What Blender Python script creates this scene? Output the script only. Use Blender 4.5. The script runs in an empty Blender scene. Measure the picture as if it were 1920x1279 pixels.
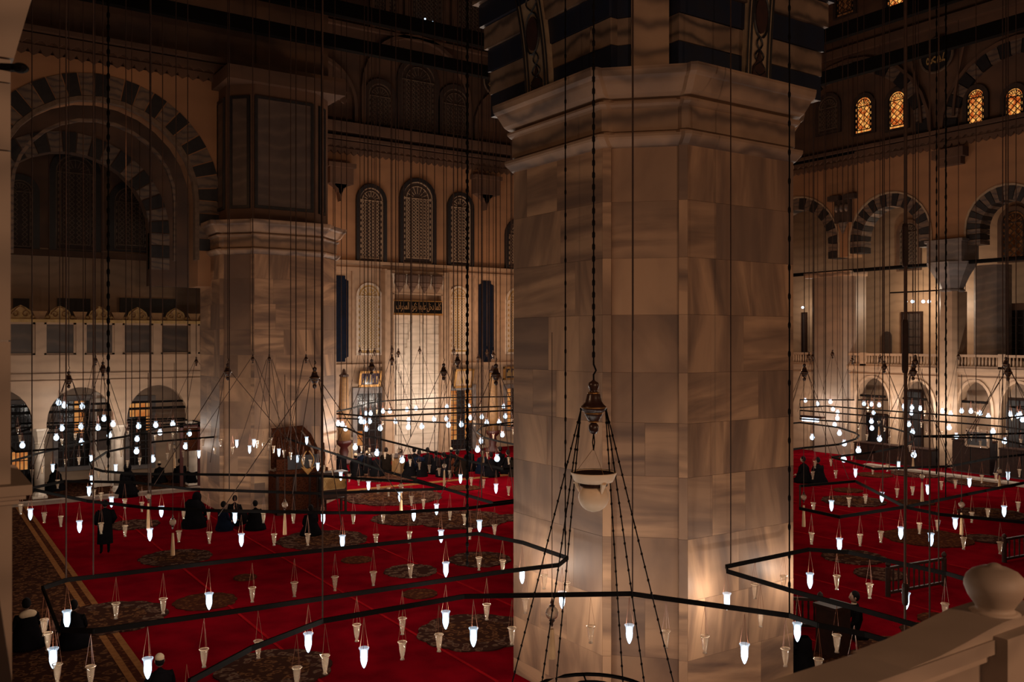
import bpy, bmesh, math, random, unicodedata
from mathutils import Vector, Matrix
random.seed(7)
PI = math.pi
S = bpy.context.scene
C = S.collection
# ------------------------------------------------------------------ camera, world, exposure
FPX = 1680.0
EYE = 7.0
YAW = math.radians(34)
FX, FY = math.sin(YAW), math.cos(YAW)      # forward in plan
RX, RY = FY, -FX                           # right in plan
cd = bpy.data.cameras.new('camera'); cam = bpy.data.objects.new('camera', cd); C.objects.link(cam)
cam.location = (0, 0, EYE); cam.rotation_euler = (PI/2, 0, -YAW)
cd.sensor_width = 36; cd.lens = 36*FPX/1920; cd.clip_end = 300; cd.clip_start = .1
cd.dof.use_dof = True; cd.dof.focus_distance = 17; cd.dof.aperture_fstop = 4.0
S.camera = cam
w = bpy.data.worlds.new('world'); S.world = w; w.use_nodes = True
w.node_tree.nodes['Background'].inputs[0].default_value = (.0105, .0075, .0065, 1)
w.node_tree.nodes['Background'].inputs[1].default_value = .30
S.view_settings.view_transform = 'Standard'; S.view_settings.look = 'None'
S.view_settings.exposure = 0.0; S.view_settings.gamma = 1; S.view_settings.use_curve_mapping = False
BULB_W = 30.0
def lamp_light(name, loc, watts, col, rad=.05, parent=None):
    l = bpy.data.lights.new(name, 'POINT'); l.energy = watts; l.color = col; l.shadow_soft_size = rad
    o = bpy.data.objects.new(name, l); C.objects.link(o); o.location = loc
    if parent: o.parent = parent
    return o
# fill lights added without fixtures; those behind the viewer stand for gallery lamps
for (x, y, z, wt, rad, c) in [
        (26, 27, 8.5, 950, .8, (1, .54, .28)),
        (5, -6, 9.0, 1450, .6, (1, .60, .36)), (-1.0, 8.0, 9.5, 300, .5, (1, .56, .32)), (22, -4, 9.0, 850, .6, (1, .60, .36)),
        (31, 46.5, 9.0, 200, .3, (1, .56, .30)), (44, 33, 8.0, 260, .4, (1, .54, .28)),
        (7, 33.5, 13.5, 75, .4, (1, .48, .20)), (19, 45, 12, 130, .4, (1, .54, .28)),
        (-3, 38, 8, 150, .4, (1, .54, .28)), (27.2, 45.0, 5.2, 150, .3, (1, .74, .52)), (1.2, -1.2, 6.7, 85, .3, (1, .64, .42))]:
    lamp_light('fill_light', (x, y, z), wt, c, rad)

# ------------------------------------------------------------------ geometry helpers
def ray(px): return (px-960)/FPX
def onD(px, py, d):
    t = ray(px)*d
    return Vector((FX*d+RX*t, FY*d+RY*t, EYE+(640-py)/FPX*d))
def depX(px, X): return X/(FX+RX*ray(px))
def depY(px, Y): return Y/(FY+RY*ray(px))
def onX(px, py, X): return onD(px, py, depX(px, X))
def onY(px, py, Y): return onD(px, py, depY(px, Y))
def onZ(px, py, z): return onD(px, py, (EYE-z)*FPX/(py-640))
def XatY(px, Y): return onY(px, 640, Y).x
def YatX(px, X): return onX(px, 640, X).y
def frY(Y0): return lambda u, w, z: Vector((u, Y0+w, z))
def frX(X0): return lambda u, w, z: Vector((X0+w, u, z))

def tag(o, label=None, cat=None, group=None, kind=None):
    if label: o['label'] = label
    if cat: o['category'] = cat
    if group: o['group'] = group
    if kind: o['kind'] = kind
    return o
WL = {}
def wloc(o):
    return WL.get(o.name, Vector((0, 0, 0)))
def thing(name, loc, label, cat, group=None, rz=0, kind=None):
    o = bpy.data.objects.new(name, None); C.objects.link(o); o.location = loc; o.rotation_euler[2] = rz
    o.empty_display_size = .2
    WL[o.name] = Vector(loc)
    return tag(o, label, cat, group, kind)

class MB:
    def __init__(s): s.v = []; s.f = []; s.m = []; s.cur = 0
    def face(s, pts):
        n = len(s.v); s.v += [tuple(p) for p in pts]; s.f.append(tuple(range(n, n+len(pts)))); s.m.append(s.cur)
    def add(s, vs, fs):
        n = len(s.v); s.v += [tuple(p) for p in vs]
        for f in fs: s.f.append(tuple(i+n for i in f)); s.m.append(s.cur)
        return s
    def hexa(s, p):   # 8 points: bottom 4, top 4
        return s.add(p, [(0,3,2,1),(4,5,6,7),(0,1,5,4),(1,2,6,5),(2,3,7,6),(3,0,4,7)])
    def box(s, x0, x1, y0, y1, z0, z1):
        return s.hexa([(x0,y0,z0),(x1,y0,z0),(x1,y1,z0),(x0,y1,z0),(x0,y0,z1),(x1,y0,z1),(x1,y1,z1),(x0,y1,z1)])
    def fbox(s, P, u0, u1, w0, w1, z0, z1):
        return s.hexa([P(u0,w0,z0),P(u1,w0,z0),P(u1,w1,z0),P(u0,w1,z0),P(u0,w0,z1),P(u1,w0,z1),P(u1,w1,z1),P(u0,w1,z1)])
    def bar(s, a, b, wd, h):
        a = Vector(a); b = Vector(b); d = (b-a).normalized()
        up = Vector((0,0,1)) if abs(d.z) < .95 else Vector((1,0,0))
        sd = d.cross(up).normalized()*wd/2; u = sd.cross(d).normalized()*h/2
        return s.hexa([a-sd-u,a+sd-u,b+sd-u,b-sd-u,a-sd+u,a+sd+u,b+sd+u,b-sd+u])
    def tube(s, pts, r, n=5, cap=True):
        pts = [Vector(p) for p in pts]; rs = r if isinstance(r, (list, tuple)) else [r]*len(pts)
        base = len(s.v); ref = None
        for i, p in enumerate(pts):
            d = (pts[min(i+1, len(pts)-1)]-pts[max(i-1, 0)]).normalized()
            if ref is None: ref = Vector((1,0,0)) if abs(d.x) < .8 else Vector((0,1,0))
            a = d.cross(ref).normalized(); b = d.cross(a)
            for k in range(n):
                t = 2*PI*k/n; s.v.append(tuple(p+(a*math.cos(t)+b*math.sin(t))*rs[i]))
        for i in range(len(pts)-1):
            for k in range(n):
                s.f.append((base+i*n+k, base+i*n+(k+1)%n, base+(i+1)*n+(k+1)%n, base+(i+1)*n+k)); s.m.append(s.cur)
        if cap:
            s.f.append(tuple(base+k for k in range(n))); s.m.append(s.cur)
            e = base+(len(pts)-1)*n; s.f.append(tuple(e+k for k in reversed(range(n)))); s.m.append(s.cur)
        return s
    def lathe(s, prof, n=12, c=(0,0,0), close=True):
        base = len(s.v)
        for (r, z) in prof:
            for k in range(n):
                t = 2*PI*(k+.5)/n; s.v.append((c[0]+r*math.cos(t), c[1]+r*math.sin(t), c[2]+z))
        for i in range(len(prof)-1):
            for k in range(n):
                s.f.append((base+i*n+k, base+i*n+(k+1)%n, base+(i+1)*n+(k+1)%n, base+(i+1)*n+k)); s.m.append(s.cur)
        if close:
            s.f.append(tuple(base+k for k in reversed(range(n)))); s.m.append(s.cur)
            e = base+(len(prof)-1)*n; s.f.append(tuple(e+k for k in range(n))); s.m.append(s.cur)
        return s
    def prism(s, poly, z0, z1):
        n = len(poly); base = len(s.v)
        s.v += [(p[0],p[1],z0) for p in poly]+[(p[0],p[1],z1) for p in poly]
        fs = [(i,(i+1)%n,n+(i+1)%n,n+i) for i in range(n)]+[tuple(reversed(range(n))), tuple(range(n,2*n))]
        for f in fs: s.f.append(tuple(i+base for i in f)); s.m.append(s.cur)
        return s
    def fprism(s, P, poly, w0, w1):   # polygon in (u,z), thickness along w
        n = len(poly)
        vs = [P(u,w0,z) for u,z in poly]+[P(u,w1,z) for u,z in poly]
        return s.add(vs, [(i,(i+1)%n,n+(i+1)%n,n+i) for i in range(n)]+[tuple(reversed(range(n))), tuple(range(n,2*n))])
    def ball(s, c, r, n=10, sc=(1,1,1), m=7):
        prof = []
        base = len(s.v)
        for i in range(m+1):
            a = PI*i/m
            rr = max(math.sin(a), .001)*r
            for k in range(n):
                t = 2*PI*k/n
                s.v.append((c[0]+rr*math.cos(t)*sc[0], c[1]+rr*math.sin(t)*sc[1], c[2]-math.cos(a)*r*sc[2]))
        for i in range(m):
            for k in range(n):
                s.f.append((base+i*n+k, base+i*n+(k+1)%n, base+(i+1)*n+(k+1)%n, base+(i+1)*n+k)); s.m.append(s.cur)
        return s
    def build(s, name, mat, parent=None, smooth=False, kind=None, label=None, origin=None):
        xs = [v[0] for v in s.v]; ys = [v[1] for v in s.v]; zs = [v[2] for v in s.v]
        if parent is not None: off = wloc(parent)
        elif origin is not None: off = Vector(origin)
        else: off = Vector(((min(xs)+max(xs))/2, (min(ys)+max(ys))/2, min(zs)))
        me = bpy.data.meshes.new(name)
        me.from_pydata([(v[0]-off.x, v[1]-off.y, v[2]-off.z) for v in s.v], [], s.f)
        for m_ in (mat if isinstance(mat, (list, tuple)) else [mat]): me.materials.append(m_)
        me.polygons.foreach_set('material_index', s.m)
        if smooth: me.polygons.foreach_set('use_smooth', [True]*len(s.f))
        me.update()
        bm = bmesh.new(); bm.from_mesh(me); bmesh.ops.recalc_face_normals(bm, faces=bm.faces); bm.to_mesh(me); bm.free()
        o = bpy.data.objects.new(name, me); C.objects.link(o)
        if parent is not None: o.parent = parent; WL[o.name] = off
        else: o.location = off; WL[o.name] = off
        if kind: o['kind'] = kind
        if label: o['label'] = label
        return o
def struct(name, mb, mat, label=None, **k):
    o = mb.build(name, mat, **k); o['kind'] = 'structure'
    if label: o['label'] = label
    return o
def inst(src, name, parent=None, loc=(0,0,0), rz=0, sc=None):
    o = src.copy(); o.name = name; C.objects.link(o); o.parent = parent; o.location = loc; o.rotation_euler[2] = rz
    if sc: o.scale = (sc,)*3
    return o
def copy_tree(root, loc, rz=0, label=None, group=None, sc=None):
    r = root.copy(); C.objects.link(r); r.location = loc; r.rotation_euler[2] = rz
    if sc: r.scale = (sc,)*3
    if label: r['label'] = label
    if group: r['group'] = group
    for ch in root.children:
        if ch.type == 'LIGHT': continue
        c = ch.copy(); C.objects.link(c); c.parent = r
        for g in ch.children:
            d = g.copy(); C.objects.link(d); d.parent = c
    return r
def arc(uc, zc, r, a0, a1, n, rz=None):
    rz = rz or r
    return [(uc+r*math.cos(a0+(a1-a0)*i/n), zc+rz*math.sin(a0+(a1-a0)*i/n)) for i in range(n+1)]
def arch_poly(uc, hw, zb, zs, n=12, rise=None):
    return [(uc-hw, zb)]+list(reversed(arc(uc, zs, hw, 0, PI, n, rise)))+[(uc+hw, zb)]
def arch_wall(P, u0, u1, z0, z1, ops, th, mb=None):
    mb = mb or MB(); u = u0
    for (uc, hw, zb, zs, rise) in sorted(ops):
        if uc-hw > u: mb.fbox(P, u, uc-hw, 0, th, z0, z1)
        if zb > z0: mb.fbox(P, uc-hw, uc+hw, 0, th, z0, zb)
        pts = list(reversed(arc(uc, zs, hw, 0, PI, 14, rise)))
        for (a, b) in zip(pts, pts[1:]):
            mb.hexa([P(a[0],0,a[1]),P(b[0],0,b[1]),P(b[0],th,b[1]),P(a[0],th,a[1]),P(a[0],0,z1),P(b[0],0,z1),P(b[0],th,z1),P(a[0],th,z1)])
        u = uc+hw
    if u < u1: mb.fbox(P, u, u1, 0, th, z0, z1)
    return mb
def arch_band(mb, P, uc, hw, zb, zs, t, w0, w1, n=14, rise=None):   # moulding following an arch
    rise = rise or hw
    a = [(uc-hw, zb)]+list(reversed(arc(uc, zs, hw, 0, PI, n, rise)))+[(uc+hw, zb)]
    b = [(uc-hw-t, zb)]+list(reversed(arc(uc, zs, hw+t, 0, PI, n, rise+t)))+[(uc+hw+t, zb)]
    for i in range(len(a)-1):
        mb.hexa([P(a[i][0],w0,a[i][1]),P(a[i+1][0],w0,a[i+1][1]),P(a[i+1][0],w1,a[i+1][1]),P(a[i][0],w1,a[i][1]),
                 P(b[i][0],w0,b[i][1]),P(b[i+1][0],w0,b[i+1][1]),P(b[i+1][0],w1,b[i+1][1]),P(b[i][0],w1,b[i][1])])
    return mb
def voussoirs(P, uc, zc, r0, r1, n, w0, w1, mA, mB, parent, a0=0, a1=PI, legs=0, ratio=.5):
    k = 0
    def seg(pts, dark):
        mb = MB(); (a, b, c, d) = pts; pr = -.02 if dark else 0
        mb.hexa([P(a[0],w0+pr,a[1]),P(b[0],w0+pr,b[1]),P(b[0],w1,b[1]),P(a[0],w1,a[1]),P(d[0],w0+pr,d[1]),P(c[0],w0+pr,c[1]),P(c[0],w1,c[1]),P(d[0],w1,d[1])])
        mb.build('voussoir', mA if dark else mB, parent)
    for i in range(n):
        t0 = a0+(a1-a0)*(i+.04)/n; t1 = a0+(a1-a0)*(i+.96)/n
        seg([(uc+r0*math.cos(t0), zc+r0*math.sin(t0)), (uc+r1*math.cos(t0), zc+r1*math.sin(t0)),
             (uc+r1*math.cos(t1), zc+r1*math.sin(t1)), (uc+r0*math.cos(t1), zc+r0*math.sin(t1))], i % 2 == 0)
    hgt = (a1-a0)*(r0+r1)/2/n
    j = 0; z = zc-.02
    while z-hgt > zc-legs:
        for sgn in (-1, 1):
            u0, u1 = sorted((uc+sgn*r0, uc+sgn*r1))
            seg([(u0, z-hgt+.03), (u1, z-hgt+.03), (u1, z), (u0, z)], j % 2 == 1)
        z -= hgt; j += 1

# ------------------------------------------------------------------ materials
def newmat(name):
    m = bpy.data.materials.new(name); m.use_nodes = True; m.node_tree.nodes.clear()
    return m, m.node_tree.nodes, m.node_tree.links
def out(m, n, l, sh):
    o = n.new('ShaderNodeOutputMaterial'); l.new(sh, o.inputs[0])
def mixcol(n, l, f, a, b):
    x = n.new('ShaderNodeMix'); x.data_type = 'RGBA'
    for sock, v in ((x.inputs[0], f), (x.inputs[6], a), (x.inputs[7], b)):
        if hasattr(v, 'is_linked') or hasattr(v, 'links'): l.new(v, sock)
        elif isinstance(v, (int, float)): sock.default_value = v
        else: sock.default_value = (*v, 1)
    return x.outputs[2]
def coords(n, l, scale, rnd=0, kind='Object'):
    tc = n.new('ShaderNodeTexCoord'); mp = n.new('ShaderNodeMapping'); l.new(tc.outputs[kind], mp.inputs[0])
    mp.inputs['Scale'].default_value = scale if isinstance(scale, tuple) else (scale,)*3
    if rnd:
        oi = n.new('ShaderNodeObjectInfo'); mu = n.new('ShaderNodeVectorMath'); mu.operation = 'SCALE'
        cb = n.new('ShaderNodeCombineXYZ'); 
        for i in range(3): l.new(oi.outputs['Random'], cb.inputs[i])
        l.new(cb.outputs[0], mu.inputs[0]); mu.inputs[3].default_value = rnd
        l.new(mu.outputs[0], mp.inputs[1])
    return mp.outputs[0]
def ramp(n, l, fac, stops):
    r = n.new('ShaderNodeValToRGB'); l.new(fac, r.inputs[0]); e = r.color_ramp.elements
    while len(e) > 1: e.remove(e[-1])
    e[0].position = stops[0][0]; e[0].color = (*stops[0][1], 1)
    for p, c in stops[1:]:
        k = e.new(p); k.color = (*c, 1)
    return r.outputs[0]
def stone(name, a, b, vein, rough=.55, scale=1.0, rnd=40, bump=.1, vf=.5, dark=None):
    m, n, l = newmat(name); v = coords(n, l, scale, rnd)
    ns = n.new('ShaderNodeTexNoise'); l.new(v, ns.inputs[0]); ns.inputs['Scale'].default_value = 1.1; ns.inputs['Detail'].default_value = 6
    wv = n.new('ShaderNodeTexWave'); l.new(v, wv.inputs[0]); wv.inputs['Scale'].default_value = .55; wv.inputs['Distortion'].default_value = 9
    wv.inputs['Detail'].default_value = 4; wv.inputs['Detail Scale'].default_value = .7; wv.bands_direction = 'Z'
    c0 = ramp(n, l, ns.outputs[0], [(.35, a), (.65, b)])
    f = n.new('ShaderNodeMath'); f.operation = 'POWER'; l.new(wv.outputs['Fac'], f.inputs[0]); f.inputs[1].default_value = 3
    g = n.new('ShaderNodeMath'); g.operation = 'MULTIPLY'; l.new(f.outputs[0], g.inputs[0]); g.inputs[1].default_value = vf
    c1 = mixcol(n, l, g.outputs[0], c0, vein)
    if dark:
        oi = n.new('ShaderNodeObjectInfo'); fr = ramp(n, l, oi.outputs['Random'], [(0, (0,0,0)), (.55, (.12,.12,.12)), (.8, (.5,.5,.5)), (.95, (.85,.85,.85))])
        c1 = mixcol(n, l, fr, c1, dark)
    bs = n.new('ShaderNodeBsdfPrincipled'); l.new(c1, bs.inputs[0]); bs.inputs['Roughness'].default_value = rough
    if bump:
        bp = n.new('ShaderNodeBump'); bp.inputs[0].default_value = bump; bp.inputs[1].default_value = .03; l.new(ns.outputs[0], bp.inputs['Height']); l.new(bp.outputs[0], bs.inputs['Normal'])
    out(m, n, l, bs.outputs[0]); return m
def plain(name, a, b=None, rough=.6, metal=0, scale=6, spec=.5):
    m, n, l = newmat(name); v = coords(n, l, scale)
    ns = n.new('ShaderNodeTexNoise'); l.new(v, ns.inputs[0]); ns.inputs['Detail'].default_value = 4; ns.inputs['Scale'].default_value = 1
    c = ramp(n, l, ns.outputs[0], [(.35, a), (.65, b or tuple(x*.7 for x in a))])
    bs = n.new('ShaderNodeBsdfPrincipled'); l.new(c, bs.inputs[0]); bs.inputs['Roughness'].default_value = rough; bs.inputs['Metallic'].default_value = metal
    bs.inputs['Specular IOR Level'].default_value = spec
    out(m, n, l, bs.outputs[0]); return m
def emit(name, c, s, see=0.0):
    m, n, l = newmat(name); e = n.new('ShaderNodeEmission'); e.inputs[0].default_value = (*c, 1); e.inputs[1].default_value = s
    sh = e.outputs[0]
    if see:
        t = n.new('ShaderNodeBsdfTransparent'); a = n.new('ShaderNodeAddShader'); l.new(e.outputs[0], a.inputs[0]); l.new(t.outputs[0], a.inputs[1]); sh = a.outputs[0]
    out(m, n, l, sh)
    m.cycles.emission_sampling = 'NONE'
    return m
def glow_pane(name, c1, c2, s, scale):
    m, n, l = newmat(name); v = coords(n, l, scale, 30)
    vo = n.new('ShaderNodeTexVoronoi'); l.new(v, vo.inputs[0]); vo.inputs['Scale'].default_value = 1
    c = ramp(n, l, vo.outputs['Distance'], [(.15, c1), (.75, c2)])
    e = n.new('ShaderNodeEmission'); l.new(c, e.inputs[0]); e.inputs[1].default_value = s
    out(m, n, l, e.outputs[0]); m.cycles.emission_sampling = 'NONE'; return m
def glassy(name, tint, dif, mixf):
    m, n, l = newmat(name)
    t = n.new('ShaderNodeBsdfTransparent'); t.inputs[0].default_value = (*tint, 1)
    g = n.new('ShaderNodeBsdfGlossy'); g.inputs[1].default_value = .12
    d = n.new('ShaderNodeBsdfDiffuse'); d.inputs[0].default_value = (*dif, 1)
    tr = n.new('ShaderNodeBsdfTranslucent'); tr.inputs[0].default_value = (*dif, 1)
    a = n.new('ShaderNodeMixShader'); a.inputs[0].default_value = .5; l.new(d.outputs[0], a.inputs[1]); l.new(tr.outputs[0], a.inputs[2])
    b = n.new('ShaderNodeMixShader'); b.inputs[0].default_value = mixf; l.new(t.outputs[0], b.inputs[1]); l.new(a.outputs[0], b.inputs[2])
    fr = n.new('ShaderNodeLayerWeight'); fr.inputs[0].default_value = .35
    c = n.new('ShaderNodeMixShader'); l.new(fr.outputs['Facing'], c.inputs[0]); l.new(b.outputs[0], c.inputs[1]); l.new(g.outputs[0], c.inputs[2])
    out(m, n, l, c.outputs[0]); return m
def pattern(name, cols, scale, rough=.9, warp=1.5, kind='Object'):
    m, n, l = newmat(name); v = coords(n, l, scale)
    ns = n.new('ShaderNodeTexNoise'); l.new(v, ns.inputs[0]); ns.inputs['Scale'].default_value = .8; ns.inputs['Detail'].default_value = 3; ns.inputs['Distortion'].default_value = warp
    vo = n.new('ShaderNodeTexVoronoi'); l.new(v, vo.inputs[0]); vo.inputs['Scale'].default_value = 1.7
    ad = n.new('ShaderNodeMath'); ad.operation = 'ADD'; l.new(ns.outputs[0], ad.inputs[0]); l.new(vo.outputs['Distance'], ad.inputs[1])
    hf = n.new('ShaderNodeMath'); hf.operation = 'MULTIPLY'; l.new(ad.outputs[0], hf.inputs[0]); hf.inputs[1].default_value = .75
    k = len(cols); c = ramp(n, l, hf.outputs[0], [(.25+.5*i/(k-1), cc) for i, cc in enumerate(cols)])
    bs = n.new('ShaderNodeBsdfPrincipled'); l.new(c, bs.inputs[0]); bs.inputs['Roughness'].default_value = rough; bs.inputs['Specular IOR Level'].default_value = 0
    out(m, n, l, bs.outputs[0]); return m

def slabstone(name, a, b, vein, dark):
    m, n, l = newmat(name); tc = n.new('ShaderNodeTexCoord'); oi = n.new('ShaderNodeObjectInfo')
    # veins run vertically, horizontally or aslant according to the slab
    def lin(src, mul, add=0):
        q = n.new('ShaderNodeMath'); q.operation = 'MULTIPLY_ADD'; l.new(src, q.inputs[0]); q.inputs[1].default_value = mul; q.inputs[2].default_value = add; return q.outputs[0]
    r = oi.outputs['Random']; rt = n.new('ShaderNodeVectorRotate'); rt.rotation_type = 'AXIS_ANGLE'; rt.inputs['Axis'].default_value = (.6, -.8, 0)
    l.new(tc.outputs['Object'], rt.inputs['Vector']); sn = n.new('ShaderNodeMath'); sn.operation = 'SNAP'; l.new(lin(r, 11.0), sn.inputs[0]); sn.inputs[1].default_value = PI/2; sk = n.new('ShaderNodeMath'); sk.operation = 'ADD'; l.new(sn.outputs[0], sk.inputs[0]); l.new(lin(r, .5, -.25), sk.inputs[1]); l.new(sk.outputs[0], rt.inputs['Angle'])
    mp = n.new('ShaderNodeMapping'); l.new(rt.outputs[0], mp.inputs[0]); cb = n.new('ShaderNodeCombineXYZ')
    for i in range(3): l.new(lin(r, 37.0*(i+1)), cb.inputs[i])
    l.new(cb.outputs[0], mp.inputs[1]); mp.inputs['Scale'].default_value = (.8, .8, 1.2)
    wv = n.new('ShaderNodeTexWave'); l.new(mp.outputs[0], wv.inputs[0]); wv.bands_direction = 'Z'; wv.inputs['Scale'].default_value = .22; wv.inputs['Distortion'].default_value = 7
    wv.inputs['Detail'].default_value = 5; wv.inputs['Detail Scale'].default_value = .9; wv.inputs['Detail Roughness'].default_value = .65
    mp2 = n.new('ShaderNodeMapping'); l.new(mp.outputs[0], mp2.inputs[0]); mp2.inputs['Scale'].default_value = (.45, .45, 2.6)
    ns = n.new('ShaderNodeTexNoise'); l.new(mp2.outputs[0], ns.inputs[0]); ns.inputs['Scale'].default_value = 1.0; ns.inputs['Detail'].default_value = 6; ns.inputs['Distortion'].default_value = .4
    c0 = ramp(n, l, ns.outputs[0], [(.30, vein), (.44, b), (.60, a)])
    f = ramp(n, l, wv.outputs['Fac'], [(.35, (0,0,0)), (1.0, (.55,.55,.55))])
    c1 = mixcol(n, l, f, c0, vein)
    fr = n.new('ShaderNodeMath'); fr.operation = 'FRACT'; l.new(lin(r, 7.31), fr.inputs[0])
    c2 = mixcol(n, l, ramp(n, l, fr.outputs[0], [(0, (0,0,0)), (.5, (.1,.1,.1)), (.75, (.35,.35,.35)), (.95, (.8,.8,.8))]), c1, dark)
    bs = n.new('ShaderNodeBsdfPrincipled'); l.new(c2, bs.inputs[0]); bs.inputs['Roughness'].default_value = .5; bs.inputs['Specular IOR Level'].default_value = .3
    out(m, n, l, bs.outputs[0]); return m
M = {}
M['pier'] = slabstone('pier_marble', (.54,.325,.19), (.33,.195,.12), (.17,.105,.075), (.17,.11,.085))
M['pier2'] = stone('pier_marble_mouldings', (.42,.265,.165), (.30,.19,.125), (.13,.085,.065), .5, 1.0, 0, .06, .9)
M['core'] = plain('mortar_core', (.34,.21,.13), (.28,.17,.11), .9)
M['near'] = stone('near_marble', (.35,.26,.195), (.28,.205,.155), (.15,.11,.085), .62, 1.6, 20, .03, .5)
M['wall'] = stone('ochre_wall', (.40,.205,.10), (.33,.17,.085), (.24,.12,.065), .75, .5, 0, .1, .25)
M['qibla'] = stone('qibla_marble', (.42,.275,.175), (.36,.235,.15), (.24,.155,.10), .45, .9, 10, .06, .35)
M['white'] = stone('white_marble', (.68,.56,.45), (.58,.48,.38), (.44,.35,.27), .35, 1.4, 10, .03, .4)
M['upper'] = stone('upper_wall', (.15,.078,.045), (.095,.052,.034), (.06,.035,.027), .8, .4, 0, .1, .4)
M['grey'] = stone('grey_marble', (.19,.16,.15), (.14,.12,.115), (.27,.22,.19), .45, 1.2, 30, .04, .5)
M['slate'] = stone('slate_marble', (.11,.078,.066), (.08,.058,.052), (.16,.11,.085), .45, 1.0, 30, .03, .5)
M['gpier'] = stone('gallery_pier_marble', (.26,.18,.13), (.21,.15,.11), (.15,.105,.085), .5, .7, 30, .03, .3)
M['black'] = plain('black_stone', (.020,.017,.019), (.012,.011,.013), .5)
M['blue'] = plain('blue_painted_marble', (.006,.010,.024), (.005,.007,.014), .8, scale=3, spec=.1)
M['stripe'] = stone('striped_grey_marble', (.20,.135,.095), (.14,.095,.07), (.07,.055,.055), .5, 2.0, 30, .04, .9)
M['spring'] = stone('springer_light_marble', (.30,.20,.135), (.22,.145,.10), (.07,.05,.042), .5, 1.6, 30, .04, .9)
M['blueslab'] = plain('blue_porphyry', (.013,.020,.045), (.018,.020,.034), .4, scale=2)
M['cream'] = plain('cream_paint', (.42,.31,.2), (.34,.24,.16), .7)
M['iron'] = plain('dark_iron', (.0055,.004,.0035), (.004,.003,.003), .7, 0, spec=.06)
M['rope'] = plain('brown_rope', (.06,.026,.014), (.035,.016,.01), .85)
M['thin'] = plain('orange_cord', (.22,.07,.03), (.15,.045,.02), .6)
M['turned'] = plain('turned_dark_wood', (.045,.020,.014), (.03,.013,.01), .3)
M['gold'] = plain('gilding', (.42,.21,.06), (.32,.16,.045), .35, .6)
M['goldp'] = plain('gold_paint', (.46,.29,.10), (.36,.22,.08), .6)
M['candle'] = plain('beeswax', (.26,.13,.045), (.20,.10,.035), .6)
M['tassel'] = plain('straw_tassel', (.52,.32,.16), (.42,.25,.12), .7)
M['opal'] = plain('opal_glass', (.85,.68,.50), (.82,.65,.48), .5)
M['panel'] = stone('dark_panel_marble', (.055,.036,.028), (.035,.025,.021), (.11,.07,.045), .4, 1.0, 30, .03, .5)
M['bulb'] = emit('lit_bulb', (.60,.80,1.0), 1.55, see=1)
M['glasslit'] = emit('lit_lamp_glass', (.70,.86,1.0), .38, see=1)
M['glass'] = glassy('lamp_glass', (.92,.86,.80), (.70,.56,.42), .30)
M['clear'] = glassy('clear_glass', (.85,.8,.75), (.5,.45,.4), .15)
M['amber'] = glow_pane('amber_window_glass', (1.0,.50,.12), (.42,.07,.010), 1.1, 4.0)
M['amber_dim'] = glow_pane('dim_amber_glass', (.5,.16,.05), (.16,.04,.01), .10, 5.0)
M['orange'] = glow_pane('orange_lit_window', (1.0,.45,.13), (.75,.22,.05), .55, 2.5)
M['darkglass'] = plain('dark_window_glass', (.012,.010,.010), (.02,.014,.012), .15)
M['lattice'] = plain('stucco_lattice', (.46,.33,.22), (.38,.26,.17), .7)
M['latticed'] = plain('shaded_stucco_lattice', (.17,.115,.08), (.12,.08,.055), .8)  # darker copy of the stucco, shade of dim bays put into colour
M['recess'] = plain('dark_recess', (.055,.033,.024), (.04,.025,.02), .8)  # also carries the shade of openings drawn as flat plates
M['wood'] = plain('dark_wood', (.030,.012,.008), (.02,.009,.006), .6, spec=.15)
M['redwood'] = pattern('carved_red_wood', [(.012,.004,.003), (.045,.013,.006), (.022,.007,.004), (.055,.017,.008)], 9, .6)
M['carpet'] = plain('red_carpet', (.150,.0014,.0055), (.092,.0010,.0040), 1, 0, 1.3, spec=0)
M['seam'] = plain('bright_red_seam', (.26,.005,.008), (.18,.004,.006), 1, 0, 2, spec=0)
M['brown'] = pattern('brown_floral_carpet', [(.024,.009,.006), (.060,.022,.012), (.022,.008,.006), (.11,.045,.020), (.03,.012,.008)], 2.8, warp=3)
M['medal'] = pattern('floral_medallion', [(.022,.009,.007), (.085,.045,.028), (.035,.008,.006), (.11,.062,.040), (.03,.012,.009)], 2.6, warp=3)
M['medal2'] = pattern('tan_medallion', [(.13,.05,.02), (.09,.03,.012), (.04,.012,.007)], 5.0)
M['band'] = plain('orange_brown_band', (.20,.08,.028), (.15,.058,.02), 1, spec=0)
M['red'] = plain('red_lacquer', (.055,.007,.005), (.04,.006,.004), .5)
M['maroon'] = plain('maroon_paint', (.045,.012,.008), (.03,.009,.007), .7)
M['soot'] = plain('sooty_iron', (.0035,.003,.003), (.003,.0025,.0025), .8, spec=.1)
M['cloth'] = plain('black_cloth', (.007,.006,.007), (.005,.0045,.005), 1, spec=0)
M['navy'] = plain('navy_cloth', (.008,.011,.022), (.006,.008,.016), 1, spec=0)
M['brownc'] = plain('dark_brown_cloth', (.014,.009,.007), (.010,.007,.005), 1, spec=0)
M['rust'] = plain('rust_cloth', (.11,.03,.012), (.09,.025,.012), 1, spec=0)
M['creamc'] = plain('cream_cloth', (.55,.40,.26), (.48,.34,.22), .9, spec=.1)
M['skin'] = plain('skin', (.34,.19,.13), (.3,.17,.115), .6)
M['hair'] = plain('dark_hair', (.010,.008,.008), (.007,.006,.006), .9, spec=.05)
# ------------------------------------------------------------------ the setting: floor, walls
mb = MB(); mb.box(-12, 62, -8, 54, -.3, 0); floor = struct('floor', mb, M['carpet'], 'red prayer carpet covering the whole hall floor')
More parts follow.
